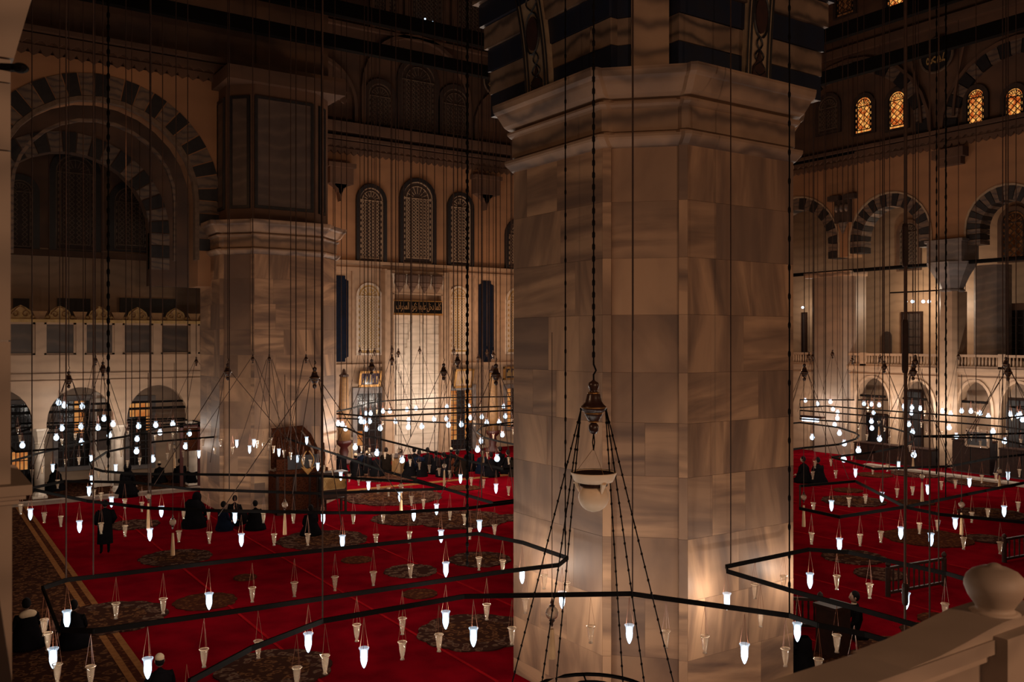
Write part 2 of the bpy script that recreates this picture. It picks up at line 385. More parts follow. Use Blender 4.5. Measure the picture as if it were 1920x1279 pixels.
# carpet borders and seams woven in the floor
def flat(pts, z0, z1, name, mat, label=None):
    m_ = MB(); m_.prism(pts, z0, z1); return m_.build(name, mat, floor, label=label)
def rect(x0, x1, y0, y1): return [(x0,y0),(x1,y0),(x1,y1),(x0,y1)]
flat(rect(-10, 3.75, 2, 43.2), 0, .012, 'carpet_border', M['brown'], 'brown floral carpet strip along the left side')
flat(rect(3.75, 4.2, 2, 43.2), 0, .016, 'carpet_band', M['band'], 'orange brown band edging the carpet')
flat(rect(3.9, 4.05, 2, 43.2), 0, .018, 'carpet_stripe', M['medal2'])
flat(rect(16.5, 36, 38.7, 39.15), 0, .02, 'carpet_band', M['band'], 'tan band crossing the carpet before the apse')
for X in (7, 10, 13.2, 17.5, 22, 27, 32, 36):
    flat(rect(X, X+.07, 3 if X != 13.2 else 18, 38.6), 0, .014, 'carpet_seam', M['seam'])
for Y in ():
    flat(rect(4.25, 45, Y, Y+.06), 0, .010, 'carpet_seam', M['seam'])
MED = [0]
def medallion(px, py, wpx, mat, asp=1.0, lobes=12, h=.02):
    MED[0] += 1; h = .018+.0012*MED[0]
    c = onZ(px, py, 0); d = 7*FPX/(py-640); r = wpx/2*d/FPX; pts = []
    for i in range(72):
        t = 2*PI*i/72; k = 1+.06*abs(math.sin(lobes*t/2))+.015*math.sin(5*t)
        pts.append((c.x+r*k*math.cos(t)*1.0, c.y+r*k*math.sin(t)*asp))
    flat(pts, 0, h, 'carpet_medallion', M[mat])
    if mat != 'medal2' and wpx > 100:
        flat([(c.x+(x-c.x)*.62, c.y+(y-c.y)*.62) for x, y in pts], h-.001, h+.0006, 'medallion_centre', M['brown'])
for a in [(330,1046,125,'medal'),(385,1129,110,'medal2'),(605,1013,160,'medal'),(669,1051,55,'medal2'),(770,1072,95,'medal'),
          (787,1115,64,'medal2'),(900,1050,112,'medal'),(890,1186,205,'medal'),(515,1256,205,'medal'),(765,973,130,'medal'),(865,975,165,'medal'),
          (870,916,60,'medal2'),(735,932,180,'medal'),(960,972,60,'medal'),(250,985,90,'medal'),(205,1160,200,'medal'),
          (1600,1046,110,'medal'),(1740,1010,150,'medal2'),(1650,1078,90,'medal'),(1600,941,110,'medal'),(1717,944,62,'medal2'),
          (1860,965,115,'medal'),(1590,921,50,'medal2'),(1850,1012,70,'medal'),(1765,1165,80,'medal2'),(1640,892,60,'medal2'),(720,895,120,'medal'),
          (1720,890,90,'medal'),(1840,905,120,'medal'),(460,1085,40,'medal2')]:
    medallion(*a)
pts = [(13.5,7),(24.5,7)]+[(24.5-i*.55, 12.7+.35*math.sin(i*1.9)) for i in range(21)]
flat(pts, 0, .022, 'carpet_border', M['brown'], 'brown floral carpet area near the balustrade')
flat(rect(4.25, 9.5, 3, 11.5), 0, .02, 'carpet_border', M['brown'])

# ---- marble-clad piers
def pier_poly(XF, YF, W, c, g=0.0):
    x0, x1, y0, y1 = XF-g, XF+W+g, YF-g, YF+W+g
    k = c+g*.586
    return [(x0,y0+k),(x0+k,y0),(x1-k,y0),(x1,y0+k),(x1,y1-k),(x1-k,y1),(x0+k,y1),(x0,y1-k)]
def notched(P):
    o = []
    for e in range(8):
        a = Vector(P[e]); b = Vector(P[(e+1) % 8])
        o.append(tuple(a))
        if e % 2 == 0:
            u = (b-a).normalized(); n_ = Vector((-u.y, u.x))
            o += [tuple(a+u*.12), tuple(a+u*.19+n_*.08), tuple(b-u*.19+n_*.08), tuple(b-u*.12)]
    return o
def pier(XF, YF, label, W=5.1, c=1.09, seed=3, detail=True):
    t = thing('marble_pier', (XF+W/2, YF+W/2, 0), label, 'pier', kind='structure')
    m_ = MB(); m_.prism(pier_poly(XF, YF, W, c, -.09), 0, 10.6); m_.build('pier_core', M['core'], t)
    rr = random.Random(seed)
    zs = [0, .32, 1.2, 2.28, 3.40, 4.52, 5.50, 6.42, 7.48, 8.52, 9.56, 10.56]
    P = pier_poly(XF, YF, W, c)
    for e in range(8):
        a = Vector((*P[e], 0)); b = Vector((*P[(e+1) % 8], 0)); L = (b-a).length; u = (b-a)/L
        nrm = Vector((u.y, -u.x, 0)); ctr = Vector((XF+W/2, YF+W/2, 0))
        if nrm.dot(a-ctr) < 0: nrm = -nrm
        vis = e in (7, 0, 1)
        for r in range(len(zs)-1):
            if not vis: cuts = [0, L]
            elif e == 0: cuts = rr.choice([[0, .16, L-.16, L], [0, .16, L-.16, L], [0, .16, L*.5, L-.16, L]])
            else:
                k = rr.choice([2, 2, 3]); cuts = [0]+sorted(rr.uniform(.25, .75)*L if k == 2 else rr.uniform(.15+.35*i, .4+.35*i)*L for i in range(k-1))+[L]
            for s0, s1 in zip(cuts, cuts[1:]):
                g = .002; dep = rr.uniform(.0, .003)
                in0 = -.08 if (e == 0 and s0 > 0 and s1 < L and detail) else 0
                q = [a+u*(s0+g)-nrm*.1, a+u*(s1-g)-nrm*.1, a+u*(s1-g)+nrm*(dep+in0), a+u*(s0+g)+nrm*(dep+in0)]
                m_ = MB(); m_.hexa([Vector((*p.xy, zs[r]+g)) for p in q]+[Vector((*p.xy, zs[r+1]-g)) for p in q])
                m_.build('marble_slab', M['pier'], t)
    prof = [(0.0,10.55),(.05,10.57),(.16,10.68),(.18,10.72),(.18,10.77),(-.05,10.775),(-.05,10.85),(.03,10.855),(.03,11.26),(.09,11.29),(.13,11.33),(.13,11.37),(-.03,11.375),(-.03,11.44),(.12,11.445),
            (.20,11.50),(.30,11.66),(.33,11.72),(.36,11.74),(.40,11.78),(.42,11.88),(.42,11.93),(0,11.95)]
    m_ = MB(); rings = [[(*p, z) for p in notched(pier_poly(XF, YF, W, c, g))] for g, z in prof]
    for r0, r1 in zip(rings, rings[1:]):
        for i in range(len(r0)): m_.face([r0[i], r0[(i+1)%len(r0)], r1[(i+1)%len(r0)], r1[i]])
    m_.face(rings[-1]); m_.build('capital_moulding', M['pier2'], t)
    return t
p1 = pier(10.61, 11.66, 'huge octagonal marble-clad pier filling the middle right of view', seed=11)
p2 = pier(10.61, 36.1, 'marble-clad pier at left with paneled upper stage and wooden pulpit', seed=5)
# striped arch springers on the near pier
g_ = [(-.05, .75), (-.04, .75)]
zc = 11.95
for k in range(9):
    hgt = .50; z0, z1 = zc+k*hgt, zc+(k+1)*hgt-.012
    lean = .012*k*k
    for (ax, lo, hi) in (('L', 1.20, 5.0), ('R', 1.20, 5.0)):
        m_ = MB()
        if ax == 'L':   # course facing the viewer's left, along Y
            y0 = 11.66+.95; m_.hexa([(10.70-lean,y0,z0),(13.2,y0,z0),(13.2,16.7+lean,z0),(10.70-lean,16.7+lean,z0),(10.70-lean,y0,z1),(13.2,y0,z1),(13.2,16.7+lean,z1),(10.70-lean,16.7+lean,z1)])
        else:
            x0 = 11.56; m_.hexa([(x0,11.75-lean,z0),(15.6+lean,11.75-lean,z0),(15.6+lean,14,z0),(x0,14,z0),(x0,11.75-lean,z1),(15.6+lean,11.75-lean,z1),(15.6+lean,14,z1),(x0,14,z1)])
        m_.build('striped_course', M['blueslab'] if k % 2 == 0 else M['spring'], p1)
    m_ = MB(); m_.prism([(10.68,13.2),(10.75,12.75),(11.05,12.33),(11.30,12.45),(11.30,13.2)], z0, z1); m_.build('striped_course', M['blueslab'] if k%2==0 else M['spring'], p1)
    m_ = MB(); m_.prism([(13.2,11.73),(12.0,11.80),(11.62,12.05),(11.75,12.4),(13.2,12.4)], z0, z1); m_.build('striped_course', M['blueslab'] if k%2==0 else M['spring'], p1)
m_ = MB(); a = Vector((10.98,12.38,0)); b = Vector((11.52,11.97,0))
u = (b-a).normalized(); n_ = Vector((-u.y*-1, -u.x, 0)); n_ = Vector((u.y, -u.x, 0))
q = [a+n_*.1, b+n_*.1, b-n_*1.2, a-n_*1.2]
m_.hexa([Vector((*p.xy, 11.94)) for p in q]+[Vector((*p.xy, 16.5)) for p in q]); m_.build('corner_pilaster', M['pier2'], p1, label='plain stone pilaster between the striped courses')
# painted ornament bands climbing the arch soffits
def scroll_band(P, uc, hw, z0, z1, lean, par):
    n = 12
    for sgn in (-1, 1):
        for off in (hw, hw*.72):
            m_ = MB(); m_.tube([P(uc+sgn*off+lean*(i/n)**2, -.06, z0+(z1-z0)*i/n) for i in range(n+1)], .022, 4); m_.build('painted_border', M['black'], par)
    m_ = MB()
    m_.add([P(uc-hw, -.04, z0), P(uc+hw, -.04, z0)]+[q for i in range(1, n+1) for q in (P(uc-hw+lean*(i/n)**2, -.04, z0+(z1-z0)*i/n), P(uc+hw+lean*(i/n)**2, -.04, z0+(z1-z0)*i/n))]+
           [P(uc-hw, .1, z0), P(uc+hw, .1, z0)]+[q for i in range(1, n+1) for q in (P(uc-hw+lean*(i/n)**2, .1, z0+(z1-z0)*i/n), P(uc+hw+lean*(i/n)**2, .1, z0+(z1-z0)*i/n))],
           [(2*i, 2*i+1, 2*i+3, 2*i+2) for i in range(n)]+[(2*i, 2*i+2, 2*i+28, 2*i+26) for i in range(n)]+[(2*i+1, 2*i+3, 2*i+29, 2*i+27) for i in range(n)])
    m_.build('painted_panel', M['cream'], par, label='cream painted panel with scroll ornament')
    zm = z0+(z1-z0)*.55; um = uc+lean*.3
    m_ = MB(); m_.fprism(P, [(um+hw*.5*math.cos(t*PI/10), zm+.34*math.sin(t*PI/10)) for t in range(20)], -.075, -.03); m_.build('oval_medallion', M['maroon'], par)
    m_ = MB(); pts = [(um+hw*.62*math.cos(t*PI/10), zm+.42*math.sin(t*PI/10)) for t in range(21)]; m_.tube([P(u_, -.07, z_) for u_, z_ in pts], .025, 4); m_.build('painted_border', M['black'], par)
    for s_ in (-1, 1):
        m_ = MB(); m_.tube([P(uc+s_*hw*.55*math.sin(t/14*PI*3)*(1-t/20), -.07, z0+.15+t/14*(zm-.55-z0)) for t in range(15)], .02, 4); m_.build('painted_scroll', M['black'], par)
        m_ = MB(); m_.tube([P(um+s_*hw*.5*math.sin(t/14*PI*2), -.07, zm+.45+t/14*.8) for t in range(15)], .02, 4); m_.build('painted_scroll', M['black'], par)
    m_ = MB(); m_.fprism(P, [(uc-.2,z0+.02),(uc+.2,z0+.02),(uc+.17,z0+.3),(uc+.08,z0+.4),(uc,z0+.62),(uc-.08,z0+.4),(uc-.17,z0+.3)], -.078, -.03); m_.build('painted_leaf', M['maroon'], par)
scroll_band(lambda u, w, z: Vector((10.62+w-.10*(z-11.9)*.3, u, z)), 14.75, .38, 11.95, 14.3, .35, p1)
scroll_band(lambda u, w, z: Vector((u, 11.68+w-.10*(z-11.9)*.3, z)), 13.55, .33, 11.95, 14.3, .12, p1)

# ---- second pier: paneled upper stage
UX0, UX1, UY0, UY1 = 10.95, 15.4, 36.5, 40.9
m_ = MB(); m_.prism([(UX0,UY0+.9),(UX0+.9,UY0),(UX1-.9,UY0),(UX1,UY0+.9),(UX1,UY1),(UX0,UY1)], 11.9, 18.0); m_.build('upper_shaft', M['upper'], p2)
def framed(P, u0, u1, z0, z1, mat, par, name='marble_panel'):
    m_ = MB(); m_.fbox(P, u0, u1, -.05, .05, z0, z1); m_.build(name, mat, par)
    m_ = MB()
    for a, b, c_, d in ((u0-.12, u1+.12, z1, z1+.12), (u0-.12, u1+.12, z0-.12, z0), (u0-.12, u0, z0, z1), (u1, u1+.12, z0, z1)): m_.fbox(P, a, b, -.08, .05, c_, d)
    m_.build('panel_border', M['black'], par)
fP = frY(UY0)
framed(fP, UX0+1.0, UX1-1.15, 12.6, 17.0, M['slate'], p2)
ch = lambda u, w, z: Vector((UX0+u*.7071+w*.7071, UY0+.9-u*.7071+w*.7071, z))
framed(ch, .3, .95, 12.6, 17.0, M['slate'], p2)
ch2 = lambda u, w, z: Vector((UX1-.9+u*.7071-w*.7071, UY0+u*.7071+w*.7071, z))
framed(ch2, .35, .75, 12.6, 17.0, M['slate'], p2)
framed(lambda u, w, z: Vector((UX0+w, u, z)), UY0+1.2, UY0+2.0, 12.6, 17.0, M['slate'], p2)
# hidden far piers of the dome
m_ = MB(); m_.prism(pier_poly(35.6, 36.1, 5.1, 1.09), 0, 18); tag(m_.build('marble_pier', M['pier2']), 'far pier hidden behind the near one', 'pier', kind='structure')

def cornice(name, P, u0, u1, z, par=None, step=.42):
    t = thing(name, P((u0+u1)/2, 0, z), None, None, kind='structure')
    m_ = MB(); m_.fbox(P, u0, u1, -.22, .2, z, z+.14); m_.fbox(P, u0, u1, -.32, .2, z+.30, z+.55); m_.fbox(P, u0, u1, -.5, .2, z+.62, z+.80); m_.fbox(P, u0, u1, -.12, .2, z+.14, z+.62)
    m_.build('cornice_moulding', M['upper'], t)
    m_ = MB(); u = u0
    while u < u1:
        m_.fprism(P, [(u, z), (u+step*.2, z-.16), (u+step*.5, z-.24), (u+step*.8, z-.16), (u+step, z)], -.22, -.12)
        m_.fprism(P, [(u+step*.1, z+.30), (u+step*.5, z+.16), (u+step*.9, z+.30)], -.32, -.2); u += step
    m_.build('scallops', M['upper'], t, kind='stuff'); return t

# ---- left: great striped arch between second pier and near gallery
YA = 38.5
PA = frY(YA)
ac, az, r1_, r0_ = 6.36, 12.9, 4.65, 3.72
wl = arch_wall(PA, -8, 11.0, 9.3, 18.0, [(ac, 3.72, 9.0, az, None), (ac-11.2, 3.72-.6, 9.0, az, None)], 1.4)
wall_l = struct('wall_left', wl, M['wall'], 'ochre spandrel wall above the great striped arch')
# the arch legs stand on the lodge side piers
va = thing('striped_arch', (ac, YA, 9.3), 'great arch of alternating black and grey voussoirs left of the second pier', 'arch', kind='structure')
voussoirs(PA, ac, az, r0_+.05, r1_, 25, -.03, .5, M['black'], M['stripe'], va, legs=2.4)
m_ = MB(); arch_band(m_, PA, ac, r0_-.12, 10.4, az, .17, -.06, .3); m_.build('arch_moulding', M['latticed'], va)
m_ = MB(); arch_band(m_, PA, ac, r0_-.75, 10.4, az, .12, .9, 1.1); m_.build('arch_moulding', M['stripe'], va)
cornice('cornice_left', PA, -8, 16.5, 18.1)
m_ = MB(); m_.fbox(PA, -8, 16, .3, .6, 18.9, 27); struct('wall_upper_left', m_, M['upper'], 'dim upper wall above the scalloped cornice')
m_ = MB(); m_.box(UX0-.3, UX1+.3, UY0-.35, UY1, 17.6, 18.15); m_.build('upper_cap', M['upper'], p2)
# far wall behind the lodge with the second arch and three latticed windows
PB = frY(44.5)
c2 = XatY(130, 44.5); R2o = 4.3
struct('wall_lodge_front', arch_wall(PB, -8, 15.0, 9.6, 18.2, [(c2, R2o-.9, 9.3, 12.1, None)], .6), M['upper'], 'dim wall with inner striped arch behind the great arch')
vb = thing('striped_arch', (c2, 44.5, 9.6), 'smaller dim striped arch seen inside the great arch', 'arch', kind='structure')
voussoirs(PB, c2, 12.1, R2o-.9, R2o, 21, -.05, .3, M['black'], M['stripe'], vb, legs=2)
PQ = frY(49.6)

def lattice(mb, P, uc, hw, zb, zs, w, t=.05, cell=.28, rise=None):
    rise = rise or hw
    arch_band(mb, P, uc, hw-t, zb, zs, t, w-.05, w+.02, 10, rise-t)
    arch_band(mb, P, uc, hw*.72, zb+hw*.3, zs, t*.7, w-.04, w+.02, 8, rise*.72)
    mb.fbox(P, uc-hw, uc+hw, w-.05, w+.02, zb, zb+t)
    mb.fbox(P, uc-hw, uc+hw, w-.05, w+.02, zs-t/2, zs+t/2)
    mb.fbox(P, uc-hw*.72, uc+hw*.72, w-.05, w+.02, zb+hw*.3, zb+hw*.3+t)
    z = zb+hw*.3+cell/2; k = 0
    while z < zs-.05:
        n = max(2, int(hw*1.44/cell))
        for i in range(n):
            u = uc-hw*.72+(i+.5)*hw*1.44/n+(0 if k % 2 else 0)
            s_ = cell*.42
            a = [(u-s_, z), (u, z+s_), (u+s_, z), (u, z-s_)]
            for p, q in zip(a, a[1:]+a[:1]):
                mb.bar(P(p[0], w, p[1]), P(q[0], w, q[1]), .035, .035)
        z += cell*.85; k += 1
    z = zb+.2
    while z < zs:
        for s_ in (-1, 1):
            mb.fbox(P, uc+s_*hw*.86-.03, uc+s_*hw*.86+.03, w-.04, w+.02, z, z+.18)
        z += .34
    for i in range(1, 8):
        t_ = PI*i/8; mb.bar(P(uc+hw*.72*math.cos(t_), w, zs+rise*.72*math.sin(t_)), P(uc+hw*.3*math.cos(t_), w, zs+rise*.3*math.sin(t_)), .035, .035)
def arch_window(name, P, uc, hw, zb, ztop, pane, bars, frame_t=.16, frame=None, depth=.12, cell=.28, lab=None):
    t = thing(name, P(uc, 0, zb), lab, None, kind='structure')
    zs = ztop-hw
    m_ = MB(); m_.fprism(P, arch_poly(uc, hw, zb, zs, 12), -.02, .02); m_.build('window_pane', pane, t)
    m_ = MB(); arch_band(m_, P, uc, hw, zb, zs, frame_t, -depth, .05, 12); m_.fbox(P, uc-hw-frame_t, uc+hw+frame_t, -depth, .05, zb-.08, zb); m_.build('window_frame', frame or M['black'], t)
    m_ = MB(); lattice(m_, P, uc, hw, zb, zs, -.03, cell=cell); m_.build('lattice', bars, t, kind='stuff'); return t
def rng(px0, px1, Y): a, b = XatY(px0, Y), XatY(px1, Y); return (a+b)/2, (b-a)/2
def zY(px, py, Y): return onY(px, py, Y).z
wn = [0]
def win_q(px0, px1, ytop, ybot, Y, pane, bars, P=None, **k):
    uc, hw = rng(px0, px1, Y); wn[0] += 1; pm = (px0+px1)/2
    return arch_window('window_%d' % wn[0], P or frY(Y), uc, hw, zY(pm, ybot, Y), zY(pm, ytop, Y), pane, bars, **k)
# qibla wall
m_ = MB(); m_.fbox(PQ, -8, 60, 0, .6, 0, 5.57); m_.fbox(PQ, -8, 60, 0, .6, 5.57, 11.6)
struct('wall_qibla', m_, M['qibla'], 'marble wall around the prayer niche and behind the lodge')
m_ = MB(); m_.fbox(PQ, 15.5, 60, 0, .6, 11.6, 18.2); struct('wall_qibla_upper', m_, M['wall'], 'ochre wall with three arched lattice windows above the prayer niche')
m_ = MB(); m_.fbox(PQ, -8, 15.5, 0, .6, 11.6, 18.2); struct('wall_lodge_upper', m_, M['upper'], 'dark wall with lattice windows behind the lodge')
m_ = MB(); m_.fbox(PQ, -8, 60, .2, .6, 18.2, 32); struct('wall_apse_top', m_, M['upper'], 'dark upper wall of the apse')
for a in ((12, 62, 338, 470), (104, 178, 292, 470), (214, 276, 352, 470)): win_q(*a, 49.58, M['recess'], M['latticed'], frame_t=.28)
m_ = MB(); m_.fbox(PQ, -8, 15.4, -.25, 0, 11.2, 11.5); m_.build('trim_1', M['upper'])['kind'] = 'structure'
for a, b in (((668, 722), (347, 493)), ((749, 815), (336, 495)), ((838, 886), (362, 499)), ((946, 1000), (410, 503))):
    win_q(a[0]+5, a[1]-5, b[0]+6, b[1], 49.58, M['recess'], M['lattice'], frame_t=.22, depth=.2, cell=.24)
m_ = MB(); m_.fbox(PQ, 15.5, 60, -.35, 0, 11.60, 11.78); m_.fbox(PQ, 15.5, 60, -.16, 0, 11.28, 11.40)
m_.build('trim_2', M['qibla'])['kind'] = 'structure'
cornice('cornice_apse', PQ, 15.5, 60, 18.25)
m_ = MB(); m_.fbox(PQ, 15.5, 60, -.5, .3, 19.3, 19.9); m_.build('trim_3', M['upper'])['kind'] = 'structure'
# stone consoles under the cornice
for i, (p0, p1_, yt, yb) in enumerate(((619, 663, 306, 372), (893, 937, 330, 386))):
    uc, hw = rng(p0, p1_, 49.0); zt = zY((p0+p1_)/2, yt, 49.0); zb_ = zY((p0+p1_)/2, yb, 49.0)
    t = thing('stone_console', (uc, 49.5, zb_), 'carved stone console beneath the cornice, '+('left' if i == 0 else 'right')+' of the lattice windows', 'console', kind='structure')
    m_ = MB(); m_.fbox(PQ, uc-hw-.12, uc+hw+.12, -.75, 0, zt-.25, zt); m_.fbox(PQ, uc-hw, uc+hw, -.6, 0, zt-1.2, zt-.25); m_.build('console_block', M['upper'], t)
    m_ = MB()
    for s_, d_ in ((.85, 1.45), (.55, 1.75), (.28, 2.1)): m_.fprism(PQ, [(uc-hw*s_, zt-1.2), (uc+hw*s_, zt-1.2), (uc, zt-d_-.1)], -.45, 0)
    m_.build('console_drop', M['upper'], t)
# blue panels and lower lattice windows
for p0, p1_, yt, yb in ((624, 654, 517, 679), (898, 927, 527, 680)):
    uc, hw = rng(p0, p1_, 49.5); zt = zY((p0+p1_)/2, yt, 49.5); zb_ = zY((p0+p1_)/2, yb, 49.5)
    m_ = MB(); m_.fprism(PQ, [(uc-hw*.6,zb_),(uc+hw*.6,zb_),(uc+hw*.6,zb_+.2),(uc+hw,zb_+.3),(uc+hw,zt-.3),(uc+hw*.6,zt-.2),(uc+hw*.6,zt),(uc-hw*.6,zt),(uc-hw*.6,zt-.2),(uc-hw,zt-.3),(uc-hw,zb_+.3),(uc-hw*.6,zb_+.2)], -.06, .02)
    tag(m_.build('blue_wall_panel', M['blue']), 'tall dark blue wall panel '+('left' if p0 < 700 else 'right')+' of the prayer niche', 'panel', kind='structure')
    m_ = MB()
    for a, b, c_, d in ((uc-hw-.35, uc-hw-.22, zb_-.1, zt+.3), (uc+hw+.22, uc+hw+.35, zb_-.1, zt+.3), (uc-hw-.35, uc+hw+.35, zt+.3, zt+.42)): m_.fbox(PQ, a, b, -.1, 0, c_, d)
    m_.build('trim_4', M['qibla'])['kind'] = 'structure'
for p0, p1_, yt, yb in ((670, 713, 533, 664), (843, 876, 539, 662), (950, 990, 541, 662)):
    win_q(p0, p1_, yt, yb, 49.55, M['goldp'], M['white'], frame_t=.08, frame=M['white'], depth=.06, cell=.2)
# the prayer niche (mihrab)
mx0, mx1 = XatY(735, 49.2), XatY(828, 49.2); mc = (mx0+mx1)/2; mh = (mx1-mx0)/2
mih = thing('prayer_niche', (mc, 49.5, 0), 'pale marble prayer niche with gilded inscription and stalactite drops', 'niche', kind='structure')
m_ = MB(); m_.fbox(PQ, mc-mh-.42, mc-mh, -.5, 0, 0, 11.3); m_.fbox(PQ, mc+mh, mc+mh+.42, -.5, 0, 0, 11.3); m_.fbox(PQ, mc-mh, mc+mh, -.5, 0, 9.9, 11.3); m_.build('niche_frame', M['qibla'], mih)
m_ = MB()
for s_ in (-1, 1): m_.fbox(PQ, mc+s_*(mh+.5)-.06, mc+s_*(mh+.5)+.06, -.62, 0, 0, 11.35)
m_.fbox(PQ, mc-mh, mc-mh+.1, -.54, 0, 0, 9.9); m_.fbox(PQ, mc+mh-.1, mc+mh, -.54, 0, 0, 9.9); m_.fbox(PQ, mc-mh, mc+mh, -.54, 0, 9.85, 9.95)
m_.build('frame_moulding', M['qibla'], mih)
row = 0; z = 0
while z < 9.0:   # marble courses inside the niche
    h = .62
    for k in range(3):
        a = mc-mh+.1+k*(2*mh-.2)/3; b = a+(2*mh-.2)/3
        m_ = MB(); m_.fbox(PQ, a+.008, b-.008, -.2-.02*((row*3+k) % 2), 0, z+.008, min(z+h, 9.05)-.008); m_.build('marble_block', M['white'], mih)
    z += h; row += 1
m_ = MB()
for k in range(5): m_.fbox(PQ, mc-.28-.12*k, mc+.28+.12*k, -.30+.012*k, -.2, 8.6-.5*k-.5, 8.6-.5*k)
m_.build('stepped_relief', M['white'], mih)
i_z0, i_z1 = zY(780, 588, 49.1), zY(780, 566, 49.1)
m_ = MB(); m_.fbox(PQ, mc-mh+.08, mc+mh-.08, -.6, 0, i_z0, i_z1); ins = m_.build('inscription_board', M['soot'], mih, label='black board with gilded calligraphy')
m_ = MB(); m_.fbox(PQ, mc-mh+.04, mc+mh-.04, -.63, 0, i_z0-.12, i_z0); m_.fbox(PQ, mc-mh+.04, mc+mh-.04, -.63, 0, i_z1, i_z1+.05); m_.build('board_moulding', M['gold'], mih)
def shape_arabic(s):
    forms = {}
    for cp in range(0xFE80, 0xFEFD):
        d = unicodedata.decomposition(chr(cp)).split()
        if len(d) == 2: forms.setdefault(chr(int(d[1], 16)), {})[d[0]] = chr(cp)
        if len(d) == 3: forms.setdefault(chr(int(d[1], 16))+chr(int(d[2], 16)), {})[d[0]] = chr(cp)
    toks = []; i = 0
    while i < len(s):
        if s[i:i+2] in forms and len(s[i:i+2]) == 2: toks.append(s[i:i+2]); i += 2
        else: toks.append(s[i]); i += 1
    o = []
    for i, t in enumerate(toks):
        f = forms.get(t)
        if not f: o.append(t); continue
        pj = i > 0 and '<initial>' in forms.get(toks[i-1], {}) and '<final>' in f
        nj = i+1 < len(toks) and '<initial>' in f and '<final>' in forms.get(toks[i+1], {})
        key = '<medial>' if pj and nj else '<final>' if pj else '<initial>' if nj else '<isolated>'
        o.append(f.get(key, f.get('<isolated>', t)))
    return ''.join(reversed(o))
def text_mesh(txt, name, mat, par, P, uc, zc_, width, height, w=-.62, ext=.01, label=None):
    cu = bpy.data.curves.new(name, 'FONT'); cu.body = txt; cu.align_x = 'CENTER'; cu.align_y = 'CENTER'; cu.extrude = ext; cu.offset = .008; cu.resolution_u = 2
    o = bpy.data.objects.new(name, cu); C.objects.link(o); bpy.context.view_layer.update()
    me = bpy.data.meshes.new_from_object(o.evaluated_get(bpy.context.evaluated_depsgraph_get())); bpy.data.objects.remove(o)
    vs = [v.co.copy() for v in me.vertices]; fs = [tuple(p.vertices) for p in me.polygons]
    if not vs: return None
    x0, x1 = min(v.x for v in vs), max(v.x for v in vs); y0, y1 = min(v.y for v in vs), max(v.y for v in vs)
    m_ = MB(); m_.add([P(uc+((v.x-x0)/(x1-x0)-.5)*width, w-v.z, zc_+((v.y-y0)/(y1-y0)-.5)*height) for v in vs], fs)
    return m_.build(name, mat, par, label=label)
A1 = shape_arabic('\u0643\u0644\u0645\u0627 \u062f\u062e\u0644 \u0639\u0644\u064a\u0647\u0627 \u0632\u0643\u0631\u064a\u0627 \u0627\u0644\u0645\u062d\u0631\u0627\u0628')
hz = (i_z1-i_z0)
text_mesh(A1, 'calligraphy', M['candle'], mih, PQ, mc, i_z0+hz*.52, 2*mh-.35, hz*.82)
# stalactite drops
for k in range(4):
    u = mc-mh*.99+(k+.5)*(2*mh*.99)/4+.0; zt = zY(780, 515, 49.0)
    m_ = MB(); m_.cur = 0
    prof = [(.02, -1.15), (.1, -1.0), (.22, -.82), (.2, -.78), (.40, -.55), (.37, -.5), (.42, -.1), (.36, 0)]
    m_.lathe([(r*1.0, z_) for r, z_ in prof], 8, (u, 49.05, zt)); m_.build('stalactite_drop', M['upper'], mih)
for k in range(5):
    u = mc-mh*.99+k*(2*mh*.99)/4; m_ = MB(); m_.fprism(PQ, [(u-.12, zt), (u+.12, zt), (u+.05, zt-.35), (u, zt-.9), (u-.05, zt-.35)], -.6, -.45); m_.build('stalactite_rib', M['white'], mih)
# wall ledge both sides of the niche
m_ = MB(); m_.fbox(PQ, 15.5, mc-mh-.6, -.25, 0, 5.45, 5.62); m_.fbox(PQ, mc+mh+.6, 60, -.25, 0, 5.45, 5.62); m_.build('trim_5', M['qibla'])['kind'] = 'structure'
for px in (616, 662, 718, 838, 890, 940, 967):
    u = XatY(px, 49.5); m_ = MB(); m_.fbox(PQ, u-.05, u+.05, -.07, 0, 5.62, 11.3); m_.build('trim_6', M['qibla'])['kind'] = 'structure'

def grid_window(P, u0, u1, z0, z1, nu, nz, pane, name=None, pane2=None, fr=.12, wing=None, frame=None, lit=None, lab=None):
    wn[0] += 1
    t = thing(name or 'window_%d' % wn[0], P((u0+u1)/2, 0, z0), lab, None, kind='structure')
    m_ = MB()
    for a, b, c_, d in ((u0-fr, u1+fr, z1, z1+fr*1.3), (u0-fr, u0, z0, z1), (u1, u1+fr, z0, z1), (u0-fr, u1+fr, z0-fr, z0)): m_.fbox(P, a, b, -.16, .05, c_, d)
    m_.build('window_frame', frame or M['grey'], t)
    du, dz = (u1-u0)/nu, (z1-z0)/nz
    for i in range(nu):
        for j in range(nz):
            m_ = MB(); m_.fbox(P, u0+i*du+.01, u0+(i+1)*du-.01, -.03, .02, z0+j*dz+.01, z0+(j+1)*dz-.01)
            on = lit(i, j) if lit else True
            m_.build('window_pane', pane if on else (pane2 or M['darkglass']), t)
    m_ = MB()
    for i in range(nu+1): m_.fbox(P, u0+i*du-.02, u0+i*du+.02, -.07, .02, z0, z1)
    for j in range(nz+1): m_.fbox(P, u0, u1, -.07, .02, z0+j*dz-.02, z0+j*dz+.02)
    m_.build('glazing_bars', M['black'], t); return t
def qgrid(px0, px1, yt, yb, nu, nz, Y=49.55, **k):
    uc, hw = rng(px0, px1, Y); pm = (px0+px1)/2
    return grid_window(frY(Y), uc-hw, uc+hw, max(.05, zY(pm, yb, Y)), zY(pm, yt, Y), nu, nz, k.pop('pane', M['orange']), **k)
